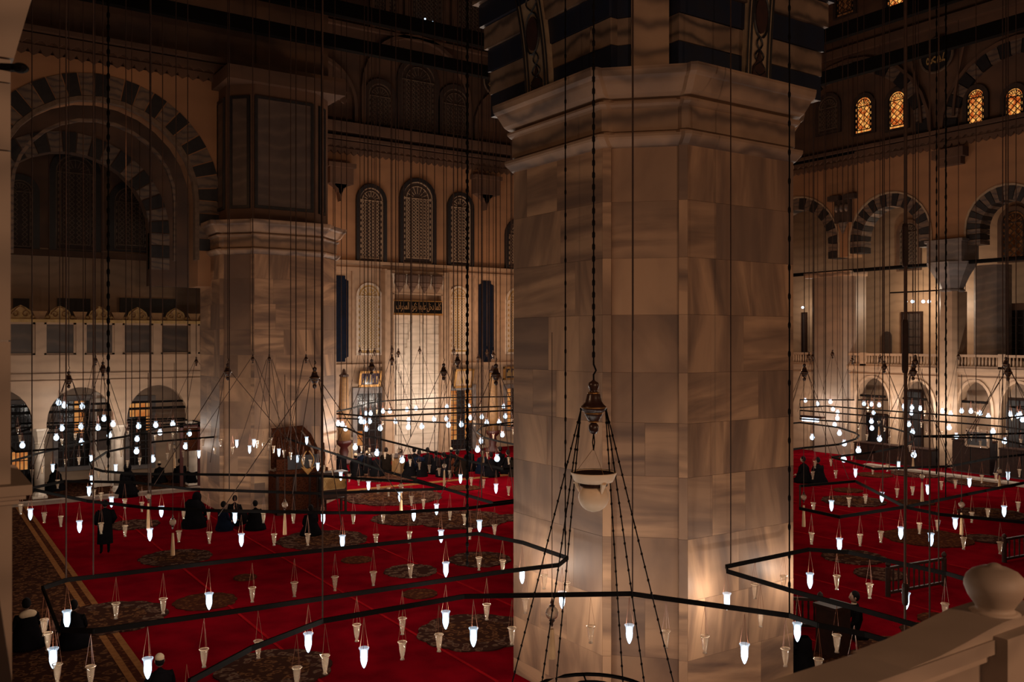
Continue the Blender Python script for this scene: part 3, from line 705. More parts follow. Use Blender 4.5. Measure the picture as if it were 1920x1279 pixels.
# doorway / window flanking the niche
qgrid(668, 714, 738, 849, 4, 8, fr=.28, pane2=M['darkglass'], lit=lambda i, j: i == 0 and j in (1, 2) or (i == 1 and j == 3), lab='dark tall window in grey frame left of the niche')
qgrid(842, 884, 732, 848, 6, 12, fr=.26, lit=lambda i, j: i in (0, 1, 4) and j > 1 or (i == 5 and j > 4), lab='tall window glowing orange right of the niche')
qgrid(949, 990, 728, 800, 5, 9, fr=.2, lit=lambda i, j: i in (0, 3, 4), lab='orange lit window beside the near pier')
def frame_picture(px0, px1, yt, yb, Y, inner, label, spots=False, tilt=.25):
    uc, hw = rng(px0, px1, Y); pm = (px0+px1)/2; z0, z1 = zY(pm, yb, Y), zY(pm, yt, Y)
    P0 = frY(Y); zc_ = z0
    P = lambda u, w, z: Vector((u, Y+w-(z-zc_)*tilt, z))
    t = thing('framed_picture', (uc, Y, z0), label, 'picture')
    m_ = MB(); f = .14
    for a, b, c_, d in ((uc-hw, uc+hw, z1-f, z1), (uc-hw, uc+hw, z0, z0+f), (uc-hw, uc-hw+f, z0, z1), (uc+hw-f, uc+hw, z0, z1)): m_.fbox(P, a, b, -.1, 0, c_, d)
    m_.build('frame', M['gold'], t)
    m_ = MB(); m_.fbox(P, uc-hw+f, uc+hw-f, -.05, 0, z0+f, z1-f); m_.build('picture_surface', inner, t)
    m_ = MB()
    for k in range(5):
        uu = uc-hw+f+.15+k*(2*hw-2*f-.3)/4; m_.fbox(P, uu-.04, uu+.04, -.06, -.04, z0+f+.12, z0+f+.12+.25*(1+(k*7) % 3/2))
    m_.build('calligraphy', M['goldp'], t); return t
pic_dark = plain('dark_violet_picture', (.035,.025,.04), (.06,.04,.05), .15)
frame_picture(671, 712, 696, 726, 49.2, pic_dark, 'gilt framed dark picture leaning above the left door')
frame_picture(849, 884, 692, 728, 49.2, M['qibla'], 'gilt framed pale picture above the orange window')
frame_picture(943, 968, 688, 713, 49.4, M['black'], 'small square framed dark disc picture near the pier', tilt=.05)

# apse upper zone: cornice, blind lattice windows, roundel
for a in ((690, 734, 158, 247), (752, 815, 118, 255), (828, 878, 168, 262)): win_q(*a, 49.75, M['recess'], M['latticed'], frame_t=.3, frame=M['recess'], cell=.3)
m_ = MB(); arch_band(m_, PQ, XatY(784, 49.6), 3.6, 20, 22.2, .25, -.1, .3); arch_band(m_, PQ, XatY(784, 49.6)-6.9, 2.6, 20, 21, .2, -.1, .3); arch_band(m_, PQ, XatY(784, 49.6)+6.9, 2.6, 20, 21, .2, -.1, .3)
m_.build('trim_7', M['upper'])['kind'] = 'structure'
m_ = MB(); m_.fbox(PQ, 15.5, 50, -.25, .3, 26.1, 26.7); m_.fbox(PQ, 15.5, 50, -.1, .3, 25.7, 25.9); m_.build('trim_8', M['upper'])['kind'] = 'structure'
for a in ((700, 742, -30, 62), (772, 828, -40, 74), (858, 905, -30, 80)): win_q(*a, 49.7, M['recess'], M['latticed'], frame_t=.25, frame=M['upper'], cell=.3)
for px in (726, 750, 762, 838, 850, 920, 935):
    u = XatY(px, 49.6); m_ = MB(); m_.fbox(PQ, u-.12, u+.12, -.06, .3, 26.7, 31.5); m_.build('trim_9', M['upper'])['kind'] = 'structure'
def roundel(P, uc, zc_, r, txt, label):
    t = thing('calligraphy_roundel', P(uc, 0, zc_-r), label, 'roundel')
    m_ = MB(); m_.fprism(P, arc(uc, zc_, r, 0, 2*PI*23/24, 23), -.1, .0); m_.build('disc', M['black'], t)
    m_ = MB(); pts = arc(uc, zc_, r, 0, 2*PI, 24); m_.tube([P(a, -.12, b) for a, b in pts], .07, 5); m_.build('rim', M['latticed'], t)
    text_mesh(txt, 'calligraphy', M['goldp'], t, P, uc, zc_, r*1.25, r*.95, w=-.13)
c_ = onY(928, 155, 49.3); roundel(frY(49.4), c_.x, c_.z, .85, '\uFDF2', 'dark round calligraphy disc on the apse wall beside the near pier')
# small lit spots high in the apse
for i, (px, py) in enumerate(((797, 36), (811, 42))):
    c_ = onY(px, py, 49.2); t = thing('spot_lamp', c_, ('left' if i == 0 else 'right')+' of two tiny white lamps high in the apse', 'lamp', 'tiny lamps high in the apse')
    m_ = MB(); m_.ball(c_, .055, 8); m_.build('bulb', M['bulb'], t)
    m_ = MB(); m_.tube([c_+Vector((0,.05,0)), c_+Vector((0,.45,0))], .02, 5); m_.build('bracket', M['iron'], t)
# apse side returns
for X in (15.5,):
    m_ = MB(); m_.box(X-.5, X, 44.5, 49.6, 0, 18.2); struct('wall_apse_side', m_, M['qibla'])

# ---- sultan lodge at the left: arcade, parapet
PC = frY(44.5)
cols = [XatY(75, 44.5), XatY(225, 44.5), XatY(365, 44.5)]; bay = (cols[2]-cols[0])/2
allc = [cols[0]-2*bay, cols[0]-bay]+cols+[cols[2]+bay]
ops = [((a+b)/2, bay/2-.28, 3.1, 3.3, 1.62) for a, b in zip(allc, allc[1:])]
struct('wall_lodge_arcade', arch_wall(PC, allc[0]-1, 15.4, 3.1, 5.45, ops, .5), M['qibla'], 'pale marble arcade wall carrying the lodge')
m_ = MB(); m_.box(-10, 15.4, 44.4, 49.6, 5.3, 5.5); struct('floor_lodge', m_, M['qibla'])
m_ = MB(); m_.fbox(PC, -10, 15.4, -.12, .2, 5.42, 5.55); m_.fbox(PC, -10, 15.4, -.06, .2, 5.55, 6.28); m_.fbox(PC, -10, 15.4, -.16, .2, 6.28, 6.38); m_.fbox(PC, -10, 15.4, -.08, .2, 5.18, 5.24)
m_.build('trim_10', M['qibla'])['kind'] = 'structure'
names = ['leftmost', 'second from left', 'third from left', 'fourth from left', 'fifth from left']
for i, X in enumerate(allc[:-1]):
    lab = {2: 'slender marble column at left edge of the arcade, beside worshippers', 3: 'slender marble column in the middle of the left arcade', 4: 'marble column of left arcade half hidden by the second pier'}.get(i)
    t = thing('marble_column', (X, 44.75, 0), lab, 'column' if lab else None, 'columns of the lodge arcade' if lab else None, kind='structure')
    m_ = MB(); m_.lathe([(.21, .3), (.205, 1.6), (.18, 2.45)], 16, (X, 44.75, 0)); m_.build('shaft', M['white'], t, smooth=True)
    m_ = MB(); m_.box(X-.3, X+.3, 44.45, 45.05, 0, .12); m_.lathe([(.29, .12), (.28, .2), (.22, .3)], 12, (X, 44.75, 0)); m_.build('column_base', M['white'], t)
    m_ = MB(); m_.lathe([(.19, 2.42), (.22, 2.46), (.19, 2.5), (.24, 2.7), (.34, 3.0), (.38, 3.02), (.38, 3.12)], 8, (X, 44.75, 0)); m_.build('column_capital', M['white'], t)
# iron tie rods in the arches
for (z, r) in ((4.12, .05), (3.82, .06), (3.18, .04), (2.9, .04)):
    m_ = MB(); m_.tube([(-9, 44.75, z), (15.3, 44.75, z)], r, 6); tag(m_.build('tie_rod', M['iron']), 'dark iron tie rod across the left arcade, '+{4.12: 'topmost', 3.82: 'second from top', 3.18: 'third from top', 2.9: 'lowest'}[z], 'rod', 'tie rods of the left arcade')
# parapet: dark marble panels between pale posts, carved crest
ppx = [3, 75, 151, 223, 295, 365, 432]
par = thing('lodge_parapet', (6, 44.4, 6.38), 'lodge parapet of dark marble panels with carved crests', 'parapet', kind='structure')
zp0, zp1 = 6.38, 7.82
for i, px in enumerate(ppx):
    X = XatY(px, 44.3); m_ = MB(); m_.fbox(PC, X-.17, X+.17, -.16, .14, zp0, zp1); m_.build('parapet_post', M['qibla'], par)
    m_ = MB(); m_.fprism(PC, [(X-.14, zp1+.14), (X+.14, zp1+.14), (X+.3, zp1+.5), (X-.3, zp1+.5)], -.14, .1); m_.build('post_cap', M['candle'], par)
    if i < len(ppx)-1:
        X2 = XatY(ppx[i+1], 44.3); a, b = X+.17, X2-.17
        m_ = MB(); m_.fbox(PC, a+.1, b-.1, -.05, .05, zp0+.08, zp1-.08); m_.build('marble_panel', M['panel'], par)
        m_ = MB()
        for q in ((a, a+.1, zp0, zp1), (b-.1, b, zp0, zp1), (a, b, zp0, zp0+.08), (a, b, zp1-.08, zp1)): m_.fbox(PC, q[0], q[1], -.1, .1, q[2], q[3])
        m_.build('panel_frame', M['qibla'], par)
        xm = (a+b)/2; z_ = zp1+.14
        m_ = MB(); m_.fprism(PC, [(xm-.78, z_), (xm+.78, z_), (xm+.62, z_+.16), (xm+.45, z_+.18), (xm+.38, z_+.38), (xm+.2, z_+.52), (xm, z_+.62), (xm-.2, z_+.52), (xm-.38, z_+.38), (xm-.45, z_+.18), (xm-.62, z_+.16)], -.05, .05)
        m_.build('carved_crest', M['goldp'], par)
        m_ = MB()
        for s_ in (-1, 1):
            m_.tube([PC(xm+s_*(.2+.16*math.cos(k*.8)*(1-k/12)), -.09, z_+.22+.16*math.sin(k*.8)*(1-k/12)) for k in range(10)], .03, 4)
            m_.tube([PC(xm+s_*(.5+.1*math.cos(k*.8)), -.09, z_+.1+.07*math.sin(k*.8)) for k in range(8)], .025, 4)
        m_.tube([PC(xm-.25+.05*k, -.09, z_+.35+.2*math.sin(k/10*PI)) for k in range(11)], .03, 4)
        m_.build('crest_scroll', M['candle'], par)
m_ = MB(); m_.fbox(PC, -9, 15.4, -.2, .16, zp1, zp1+.14); m_.build('parapet_rail', M['goldp'], par)
# black plates painted with the darkness of openings above the lodge
for px0, px1, yt in ((25, 55, 560), (108, 170, 560), (225, 330, 560)):
    a, b = XatY(px0, 49.4), XatY(px1, 49.4); m_ = MB(); m_.fbox(frY(49.5), a, b, -.05, .05, 6, zY((px0+px1)/2, yt, 49.4)); struct('door_%d' % (10+px0), m_, M['black'])
# windows under the lodge
qgrid(14, 60, 758, 900, 6, 8, fr=.15, pane2=M['darkglass'], lit=lambda i, j: i > 0 and i < 5 and j in (1, 2), lab='dark window with small orange panes at far left')
qgrid(108, 168, 752, 875, 6, 8, fr=.2, pane2=M['darkglass'], lit=lambda i, j: i in (3, 4) and j > 3, lab='dark window with orange panes in the second bay')
qgrid(242, 283, 752, 872, 4, 8, fr=.2, pane2=M['darkglass'], lit=lambda i, j: j > 5 and i < 3 or (i == 3 and j > 3), lab='dark window with orange top in the third bay')
m_ = MB(); m_.box(-9.9, 15, 42.9, 43.35, 0, .16); struct('trim_11', m_, M['near'], 'low marble step before the left arcade')
flat(rect(-10, 15, 43.4, 49.5), 0, .03, 'carpet_border', M['brown'])

# ---- right side: gallery arcade along X = 48
XR = 48.0; PR = frX(XR); PRb = frX(53.0); PRl = frX(50.2)
def yR(px, X=XR): return YatX(px, X)
def zR(px, py, X=XR): return onX(px, py, X).z
m_ = MB(); m_.fbox(PRb, 5, 50, 0, .5, 5.5, 18.2); struct('wall_right_gallery', m_, M['qibla'], 'pale wall behind the right gallery')
m_ = MB(); m_.fbox(PRl, 5, 50, 0, .4, 0, 5.4); struct('wall_right_lower', m_, M['qibla'], 'pale lower wall under the right gallery')
m_ = MB(); m_.box(XR-.1, 53, 5, 50, 5.2, 5.5); struct('floor_gallery', m_, M['qibla'])
# lower blind arcade
def opR(p0, p1_, zb, zs, rise=None):
    a, b = sorted((yR(p0), yR(p1_))); return ((a+b)/2, (b-a)/2, zb, zs, rise)
lops = [opR(1520, 1584, 0, 3.0, 1.6), opR(1606, 1668, 0, 3.2, 1.6), opR(1686, 1752, 0, 3.2, 1.5), opR(1797, 1860, 0, 3.2, 1.6), opR(1877, 1945, 0, 3.2, 1.6)]
struct('wall_right_arcade', arch_wall(PR, 14, 49.5, 0, 5.2, lops, .5), M['qibla'], 'pale arcade wall beneath the right gallery')
for o_ in lops:
    m_ = MB(); arch_band(m_, PR, o_[0], o_[1], .1, o_[3], .14, -.08, .02, 12, o_[4]); m_.build('trim_12', M['qibla'])['kind'] = 'structure'
# upper arches
zu0 = 12.2
uops = [opR(1812, 1965, 12, 13.1), opR(1594, 1745, 12, 13.1), opR(1420, 1572, 12, 13.1)]
struct('wall_right_upper', arch_wall(PR, 14, 49.5, zu0, 17.9, [(a, b, zu0-.1, 13.1, None) for a, b, *_ in uops], 1.2), M['wall'], 'ochre wall with striped arches above the right gallery')
for i, (a, b, *_ ) in enumerate(uops):
    t = thing('striped_arch', PR(a, 0, 12.2), ['striped arch at the right picture edge', 'striped round arch over the lit right gallery', 'striped arch half hidden behind the near pier'][i], 'arch', 'striped arches of the right gallery', kind='structure')
    voussoirs(PR, a, 13.1, b-.75, b+.0, 19, .02, 1.0, M['black'], M['stripe'], t, legs=1)
    m_ = MB(); arch_band(m_, PR, a, b, 12.2, 13.1, .1, -.06, .02, 14); m_.build('arch_moulding', M['cream'], t)
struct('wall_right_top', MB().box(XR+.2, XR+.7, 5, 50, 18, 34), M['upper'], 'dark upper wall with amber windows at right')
cornice('cornice_right', PR, 14, 49.5, 17.95)
# piers of the gallery
def gpier(px0, px1, z0, z1, mat, label, X0=XR-.35, dep=1.2, caps=True):
    a, b = sorted((YatX(px0, X0), YatX(px1, X0))); t = thing('gallery_pier', (X0, (a+b)/2, z0), label, 'pier', kind='structure')
    c_ = .18*(b-a)
    m_ = MB(); m_.prism([(X0, a+c_), (X0+c_, a), (X0+dep, a), (X0+dep, b), (X0+c_, b), (X0, b-c_)], z0, z1); m_.build('pier_shaft', mat, t)
    return t, a, b
t, a, b = gpier(1758, 1791, 0, 9.75, M['qibla'], 'tall marble column standing in front of the right gallery')
X0 = XR-.35; ym = (a+b)/2
m_ = MB(); m_.lathe([(.55, 9.7), (.66, 9.76), (.66, 9.84), (.60, 9.9), (.9, 10.6), (1.25, 11.2), (1.3, 11.35)], 8, (X0+.55, ym, 0)); m_.build('column_capital', M['grey'], t)
m_ = MB(); m_.box(X0-.25, X0+1.5, ym-1.0, ym+1.0, 11.35, 12.45); m_.box(X0-.35, X0+1.5, ym-1.1, ym+1.1, 12.45, 12.6); m_.build('impost_block', M['grey'], t)
t, a, b = gpier(1512, 1594, 0, 11.3, M['gpier'], 'broad grey marble pier left of the lit gallery bay', dep=1.6)
m_ = MB(); m_.box(X0-.15, X0+1.6, a-.1, b+.1, 11.0, 11.3); m_.build('pier_moulding', M['pier2'], t)
t, a, b = gpier(1820, 1880, 5.5, 11.3, M['grey'], 'dark grey gallery pier near the right picture edge', X0=50.5, dep=1)
# console with scroll between the arches
ymid = yR(1583); t = thing('stone_console', (XR-.1, ymid, 14.2), 'carved bracket on the spandrel between the right arches', 'console', kind='structure')
m_ = MB()
for dy in (-.55, .55): m_.box(XR-.4, XR, ymid+dy-.4, ymid+dy+.4, 15.7, 16.0)
m_.box(XR-.25, XR, ymid-.55, ymid+.55, 14.3, 15.7); m_.build('console_block', M['recess'], t)
m_ = MB()
for dy in (-.35, 0, .35): m_.ball((XR-.3, ymid+dy, 15.2), .16, 8, (1, .8, 1.6))
m_.lathe([(.03, 13.6), (.2, 14.0), (.28, 14.3)], 8, (XR-.15, ymid, 0)); m_.build('console_drop', M['stripe'], t)
ym2 = YatX(1775, XR-.6); t = thing('stone_console', (XR-.4, ym2, 17), 'dark stone console above the tall gallery column', 'console', kind='structure')
m_ = MB(); m_.box(XR-.6, XR, ym2-.9, ym2+.9, 17.1, 17.6); m_.box(XR-.45, XR, ym2-.7, ym2+.7, 16.7, 17.1); m_.build('console_block', M['upper'], t)
m_ = MB(); m_.tube([(XR-.1, 14, 11.3), (XR-.1, 49.4, 11.3)], .11, 6); tag(m_.build('tie_rod', M['iron']), 'dark iron tie rod spanning the right gallery arches', 'rod')
# gallery windows and doors
def gwin(px0, px1, yt, yb, X, nu, nz, pane, **k):
    a, b = sorted((YatX(px0, X), YatX(px1, X))); pm = (px0+px1)/2
    return grid_window(frX(X), a, b, onX(pm, yb, X).z, onX(pm, yt, X).z, nu, nz, pane, **k)
gwin(1694, 1728, 588, 676, 52.95, 3, 6, M['recess'], frame=M['wood'], fr=.08, lab='dark doorway in the lit right gallery')
gwin(1792, 1804, 583, 676, 52.95, 2, 6, M['recess'], frame=M['wood'], fr=.08, lab='narrow dark doorway right of the tall column')
gwin(1884, 1945, 582, 668, 52.0, 5, 6, M['darkglass'], frame=M['upper'], fr=.3, lab='dark barred gallery window at the right edge')
gwin(1506, 1512, 588, 676, 52.9, 1, 4, M['recess'], frame=M['wood'], fr=.05, lab='dark doorway slit beside the near pier')
a, b = sorted((YatX(1655, 52.9), YatX(1672, 52.9))); m_ = MB(); m_.fprism(frX(52.9), arch_poly((a+b)/2, (b-a)/2, 6.1, 7.3, 8), -.06, .02); struct('door_5', m_, M['recess'], 'small arched niche in the gallery wall')  # flat dark plate; the niche's shade is put into its colour
def win_r(px0, px1, yt, yb, X, pane, bars, lab, **k):
    a, b = sorted((YatX(px0, X), YatX(px1, X))); wn[0] += 1; pm = (px0+px1)/2
    return arch_window('window_%d' % wn[0], frX(X), (a+b)/2, (b-a)/2, onX(pm, yb, X).z, onX(pm, yt, X).z, pane, bars, lab=lab, **k)
win_r(1688, 1722, 418, 506, 52.9, M['recess'], M['latticed'], 'dim arched lattice window inside the striped arch', frame=M['upper'], frame_t=.2)
win_r(1880, 1925, 395, 490, 52.9, M['amber_dim'], M['black'], 'dim orange arched window at right edge under striped arch', frame=M['upper'], frame_t=.25, cell=.5)
for i, a_ in enumerate(((1604, 1636, 182, 250), (1667, 1699, 171, 242), (1814, 1847, 167, 238), (1885, 1920, 165, 237))):
    win_r(*a_, XR+.15, M['amber'], M['black'], ['first', 'second', 'third', 'fourth'][i]+' amber stained glass window from left, high at right', frame=M['recess'], frame_t=.22, cell=.42)
win_r(1536, 1572, 182, 250, XR+.15, M['recess'], M['latticed'], 'unlit arched window beside the near capital', frame=M['recess'], frame_t=.22)
for i, a_ in enumerate(((1569, 1602, -40, 30), (1664, 1699, -45, 28))):
    win_r(*a_, XR+.15, M['amber_dim'] if i == 0 else M['amber'], M['black'], ['faint', 'orange'][i]+' window cut by the top picture edge', frame=M['recess'], frame_t=.2, cell=.42)
for px, pf in ((1588, 1742), (1905, 1768)):
    yc = yR(px); rr_ = abs(yc-yR(pf)); t = thing('striped_arch', (XR, yc, 18.8), 'dim striped relieving arch around the amber windows, '+('left' if px < 1700 else 'right'), 'arch', kind='structure')
    voussoirs(PR, yc, 18.8, rr_-.75, rr_, 19, 0, .4, M['black'], M['stripe'], t)
    m_ = MB(); arch_band(m_, PR, yc, rr_, 18.8, 18.8, .18, -.1, .3); m_.build('arch_moulding', M['upper'], t)
c_ = onX(1756, 104, XR-.1); roundel(PR, c_.y, c_.z, .95, '\uFDF4', 'dark round calligraphy disc between the amber windows')
m_ = MB(); m_.box(XR-.2, XR+.3, 14, 50, 24.6, 25.1); m_.build('trim_13', M['upper'])['kind'] = 'structure'
m_ = MB()
for s_ in (-1, 1): m_.tube([PR(c_.y+s_*(.95+.75*(k/8)**1.5), -.08, c_.z-3.6+4.3*k/8) for k in range(9)], .09, 5)
m_.build('trim_14', M['upper'])['kind'] = 'structure'
# gallery balustrade: each baluster
bt = thing('gallery_balustrade', (XR, 30, 5.5), 'pale marble balustrade along the right gallery', 'balustrade', kind='structure')
m_ = MB(); m_.box(XR-.08, XR+.12, 14, 49, 6.12, 6.26); m_.build('handrail', M['qibla'], bt)
m_ = MB(); m_.box(XR-.1, XR+.14, 14, 49, 5.5, 5.62); m_.build('base_rail', M['qibla'], bt)
yy = 22.0; proto = None; k = 0
while yy < 41:
    if k % 14 == 0:
        m_ = MB(); m_.box(XR-.1, XR+.14, yy-.2, yy+.2, 5.5, 6.3); m_.build('balustrade_post', M['qibla'], bt)
    elif proto is None:
        m_ = MB(); m_.lathe([(.03, 5.6), (.055, 5.75), (.055, 5.95), (.03, 6.14)], 6, (XR, yy, 0)); proto = m_.build('baluster', M['qibla'], bt); y_p = yy
    else: inst(proto, 'baluster', bt, (0, yy-y_p, 0))
    yy += .19 if not k % 14 == 0 else .3; k += 1
m_ = MB(); m_.box(XR-.16, XR, 14, 49.4, 5.3, 5.5); m_.box(XR-.08, XR, 14, 49.4, 4.95, 5.03); m_.build('trim_15', M['qibla'])['kind'] = 'structure'
# lower dark doors
for i, (p0, p1_, yt) in enumerate(((1600, 1662, 778), (1690, 1728, 735), (1880, 1945, 752), (1534, 1550, 790))):
    a, b = sorted((YatX(p0, 50.1), YatX(p1_, 50.1))); zt = onX((p0+p1_)/2, yt, 50.1).z
    t = thing('door_%d' % (i+1), (50.1, (a+b)/2, 0), ['wide dark door in the right arcade', 'tall narrow dark doorway in the right arcade', 'dark doorway at the right picture edge', 'dark door slit beside the near pier'][i], None, kind='structure')
    m_ = MB(); m_.fbox(frX(50.1), a, b, -.02, .05, .05, zt); m_.build('door_leaf', M['black'], t)
    m_ = MB()
    for q in ((a-.1, a, .05, zt+.1), (b, b+.1, .05, zt+.1), (a, b, zt, zt+.12)): m_.fbox(frX(50.1), q[0], q[1], -.1, .05, q[2], q[3])
    m_.fbox(frX(50.1), (a+b)/2-.03, (a+b)/2+.03, -.05, 0, .05, zt); m_.build('door_frame', M['wood'], t)
# low iron tie rods of lower arcade
for i, (p0, p1_, y) in enumerate(((1600, 1660, 741), (1672, 1738, 746), (1783, 1852, 752))):
    a = onX(p0, y, XR+.3); b = onX(p1_, y, XR+.3); b.z = a.z; m_ = MB(); m_.tube([a, b], .07, 6)
    tag(m_.build('tie_rod', M['iron']), ['left', 'middle', 'right'][i]+' short iron tie rod in the lower right arcade', 'rod', 'tie rods of the lower right arcade')
# big black tie beams under the dome arches
def beam(a, b, hgt, label):
    m_ = MB(); m_.bar(a, b, .34, hgt); tag(m_.build('tie_beam', M['soot']), label, 'beam', 'great tie beams under the dome', kind='structure')
beam((-9, 35.9, 21.2), (38, 35.9, 21.2), .62, 'upper black tie beam crossing the top left'); beam((-9, 35.9, 19.75), (38, 35.9, 19.75), .55, 'lower black tie beam crossing the top left')
beam((38.6, -4, 22.45), (38.6, 38, 22.45), .7, 'upper black tie beam crossing the top right'); beam((38.6, -4, 20.35), (38.6, 38, 20.35), .62, 'lower black tie beam crossing the top right')
beam((XR-.2, 33.5, 18.55), (XR-.2, 49, 18.55), .3, 'short black beam beside the near capital over the right cornice')

# ---- foreground: gallery pier at far left, balustrade with knob at bottom right
d0 = 4.0
def nearpt(px, py, d=d0): return onD(px, py, d)
c_ = nearpt(20, 640); R_ = Vector((RX, RY, 0)); Fv = Vector((FX, FY, 0))
t = thing('gallery_column', (c_.x, c_.y, 5.4), 'pale marble gallery column filling the left picture edge', 'column')
def oct_prof(o, r, n=8): return [(o.x+r*math.cos(2*PI*(k+.5)/n), o.y+r*math.sin(2*PI*(k+.5)/n)) for k in range(n)]
def nblock(z0, z1, grow, name, grow2=None):
    """axis aligned block whose front right corner stands at the column corner; grow2 flares its top"""
    g2 = grow if grow2 is None else grow2; m_ = MB()
    b = [(c_.x-1.2, c_.y-grow), (c_.x+grow, c_.y-grow), (c_.x+grow, c_.y+.7), (c_.x-1.2, c_.y+.7)]
    u_ = [(c_.x-1.2, c_.y-g2), (c_.x+g2, c_.y-g2), (c_.x+g2, c_.y+.7), (c_.x-1.2, c_.y+.7)]
    m_.hexa([Vector((*q, z0)) for q in b]+[Vector((*q, z1)) for q in u_]); return m_.build(name, M['near'], t)
def slab(z0, z1, grow, name): return nblock(z0, z1, grow, name)
zz = [EYE+(640-y)/FPX*d0 for y in (910, 640, 284, 157, 112)]
for z0, z1 in zip(zz, zz[1:]): slab(z0+.003, z1-.003, 0, 'marble_block')
z1_ = zz[-1]+.003
nblock(z1_, z1_+.30, .012, 'column_capital', .085); nblock(z1_+.303, z1_+.55, .09, 'column_capital', .16)
m_ = MB(); bc = nearpt(38, 128); m_.ball(bc, .028, 8, (1.3, 1.3, .8)); m_.bar(Vector((c_.x-.05, c_.y+.02, bc.z)), bc, .03, .03); m_.build('iron_bracket', M['iron'], t)
z5 = EYE-268/FPX*d0; z6 = EYE-305/FPX*d0
slab(z5-.045, z5, .078, 'pedestal_ledge'); slab(z5-.065, z5-.047, .055, 'pedestal_ledge'); slab(z6, z5-.067, .03, 'pedestal_ledge')
slab(EYE-1.0*d0*.40, z6-.004, .005, 'pedestal_block'); slab(4.6, EYE-1.0*d0*.40-.004, .005, 'pedestal_block')
# slanted dark rail end in the lower left corner
m_ = MB(); a = onD(-60, 1010, 2.6); b = onD(26, 1300, 2.6)
m_.hexa([onD(-200, 1010, 2.6), onD(0, 1122, 2.6), onD(0, 1122, 2.9), onD(-200, 1010, 2.9), onD(-200, 1010, 2.6)+Vector((0,0,.0)), onD(0, 1121, 2.6), onD(0, 1121, 2.9), onD(-200, 1009, 2.9)])
m_ = MB(); m_.fprism(lambda u, w, z: onD(u, z, 2.6+w), [(-260, 960), (-2, 1118), (26, 1300), (-260, 1300)], 0, .25)
tag(m_.build('marble_rail_end', M['recess']), 'dark slanting rail end in the lower left corner', 'rail')
# balustrade bottom right
YB0, YB1, ZT = 1.99, 2.22, 5.74
bal = thing('marble_balustrade', (3.2, 2.1, 5.2), 'out-of-focus marble balustrade with a turnip shaped knob, bottom right', 'balustrade')
kc = onD(1865, 1097, 3.98); PXL = 3.80
m_ = MB(); m_.box(1.2, PXL, YB0, YB1, ZT-.06, ZT); m_.build('handrail', M['near'], bal)
m_ = MB(); m_.box(1.2, PXL, YB0+.03, YB1-.02, ZT-.10, ZT-.062); m_.build('rail_moulding', M['near'], bal)
m_ = MB(); m_.box(1.2, PXL, YB0+.06, YB1-.05, 4.4, ZT-.102); m_.build('parapet_slab', M['near'], bal)
m_ = MB(); m_.box(PXL, PXL+.42, YB0-.05, YB1+.05, 4.4, ZT+.015); m_.build('balustrade_post', M['near'], bal)
zt_ = kc.z-.120
m_ = MB(); y0_, y1_ = YB0+.01, YB1+.02
prof = [(PXL-.62, ZT), (PXL-.40, ZT+.008), (PXL-.22, ZT+.025), (PXL-.05, ZT+.045), (kc.x-.12, zt_), (kc.x+.12, zt_), (PXL+.45, ZT+.045), (PXL+.62, ZT+.02), (PXL+.62, ZT-.02), (PXL-.62, ZT-.02)]
n_ = len(prof); m_.add([(x, y0_, z) for x, z in prof]+[(x, y1_, z) for x, z in prof], [(i, (i+1)%n_, n_+(i+1)%n_, n_+i) for i in range(n_)]+[tuple(range(n_)), tuple(range(n_, 2*n_))])
m_.build('ramped_shoulder', M['near'], bal)
m_ = MB(); m_.lathe([(r*1.07, z*.93) for r, z in [(.10, -.13), (.082, -.122), (.07, -.11), (.08, -.09), (.103, -.05), (.1165, -.01), (.1165, .01), (.108, .04), (.088, .064), (.055, .082), (.03, .087), (.025, .095), (.014, .102), (.002, .104)]], 32, kc); m_.build('knob', M['near'], bal, smooth=True)
m_ = MB(); m_.box(PXL+.42, PXL+2.5, YB0, YB1, ZT-.06, ZT); m_.box(PXL+.42, PXL+2.5, YB0+.06, YB1-.05, 4.4, ZT-.06); m_.build('parapet_slab', M['near'], bal)
# ------------------------------------------------------------------ chandelier frames (iron rings) with hanging glass lamps
ORD = ['first','second','third','fourth','fifth','sixth','seventh','eighth','ninth','tenth','eleventh','twelfth','thirteenth','fourteenth','fifteenth',
       'sixteenth','seventeenth','eighteenth','nineteenth','twentieth']
def ordinal(i):
    if i < 20: return ORD[i]
    tens = {2:'twenty',3:'thirty',4:'forty',5:'fifty'}[(i+1)//10]
    r = (i+1) % 10
    return tens+'-'+ORD[r-1] if r else {20:'twentieth',30:'thirtieth',40:'fortieth',50:'fiftieth'}[i+1]
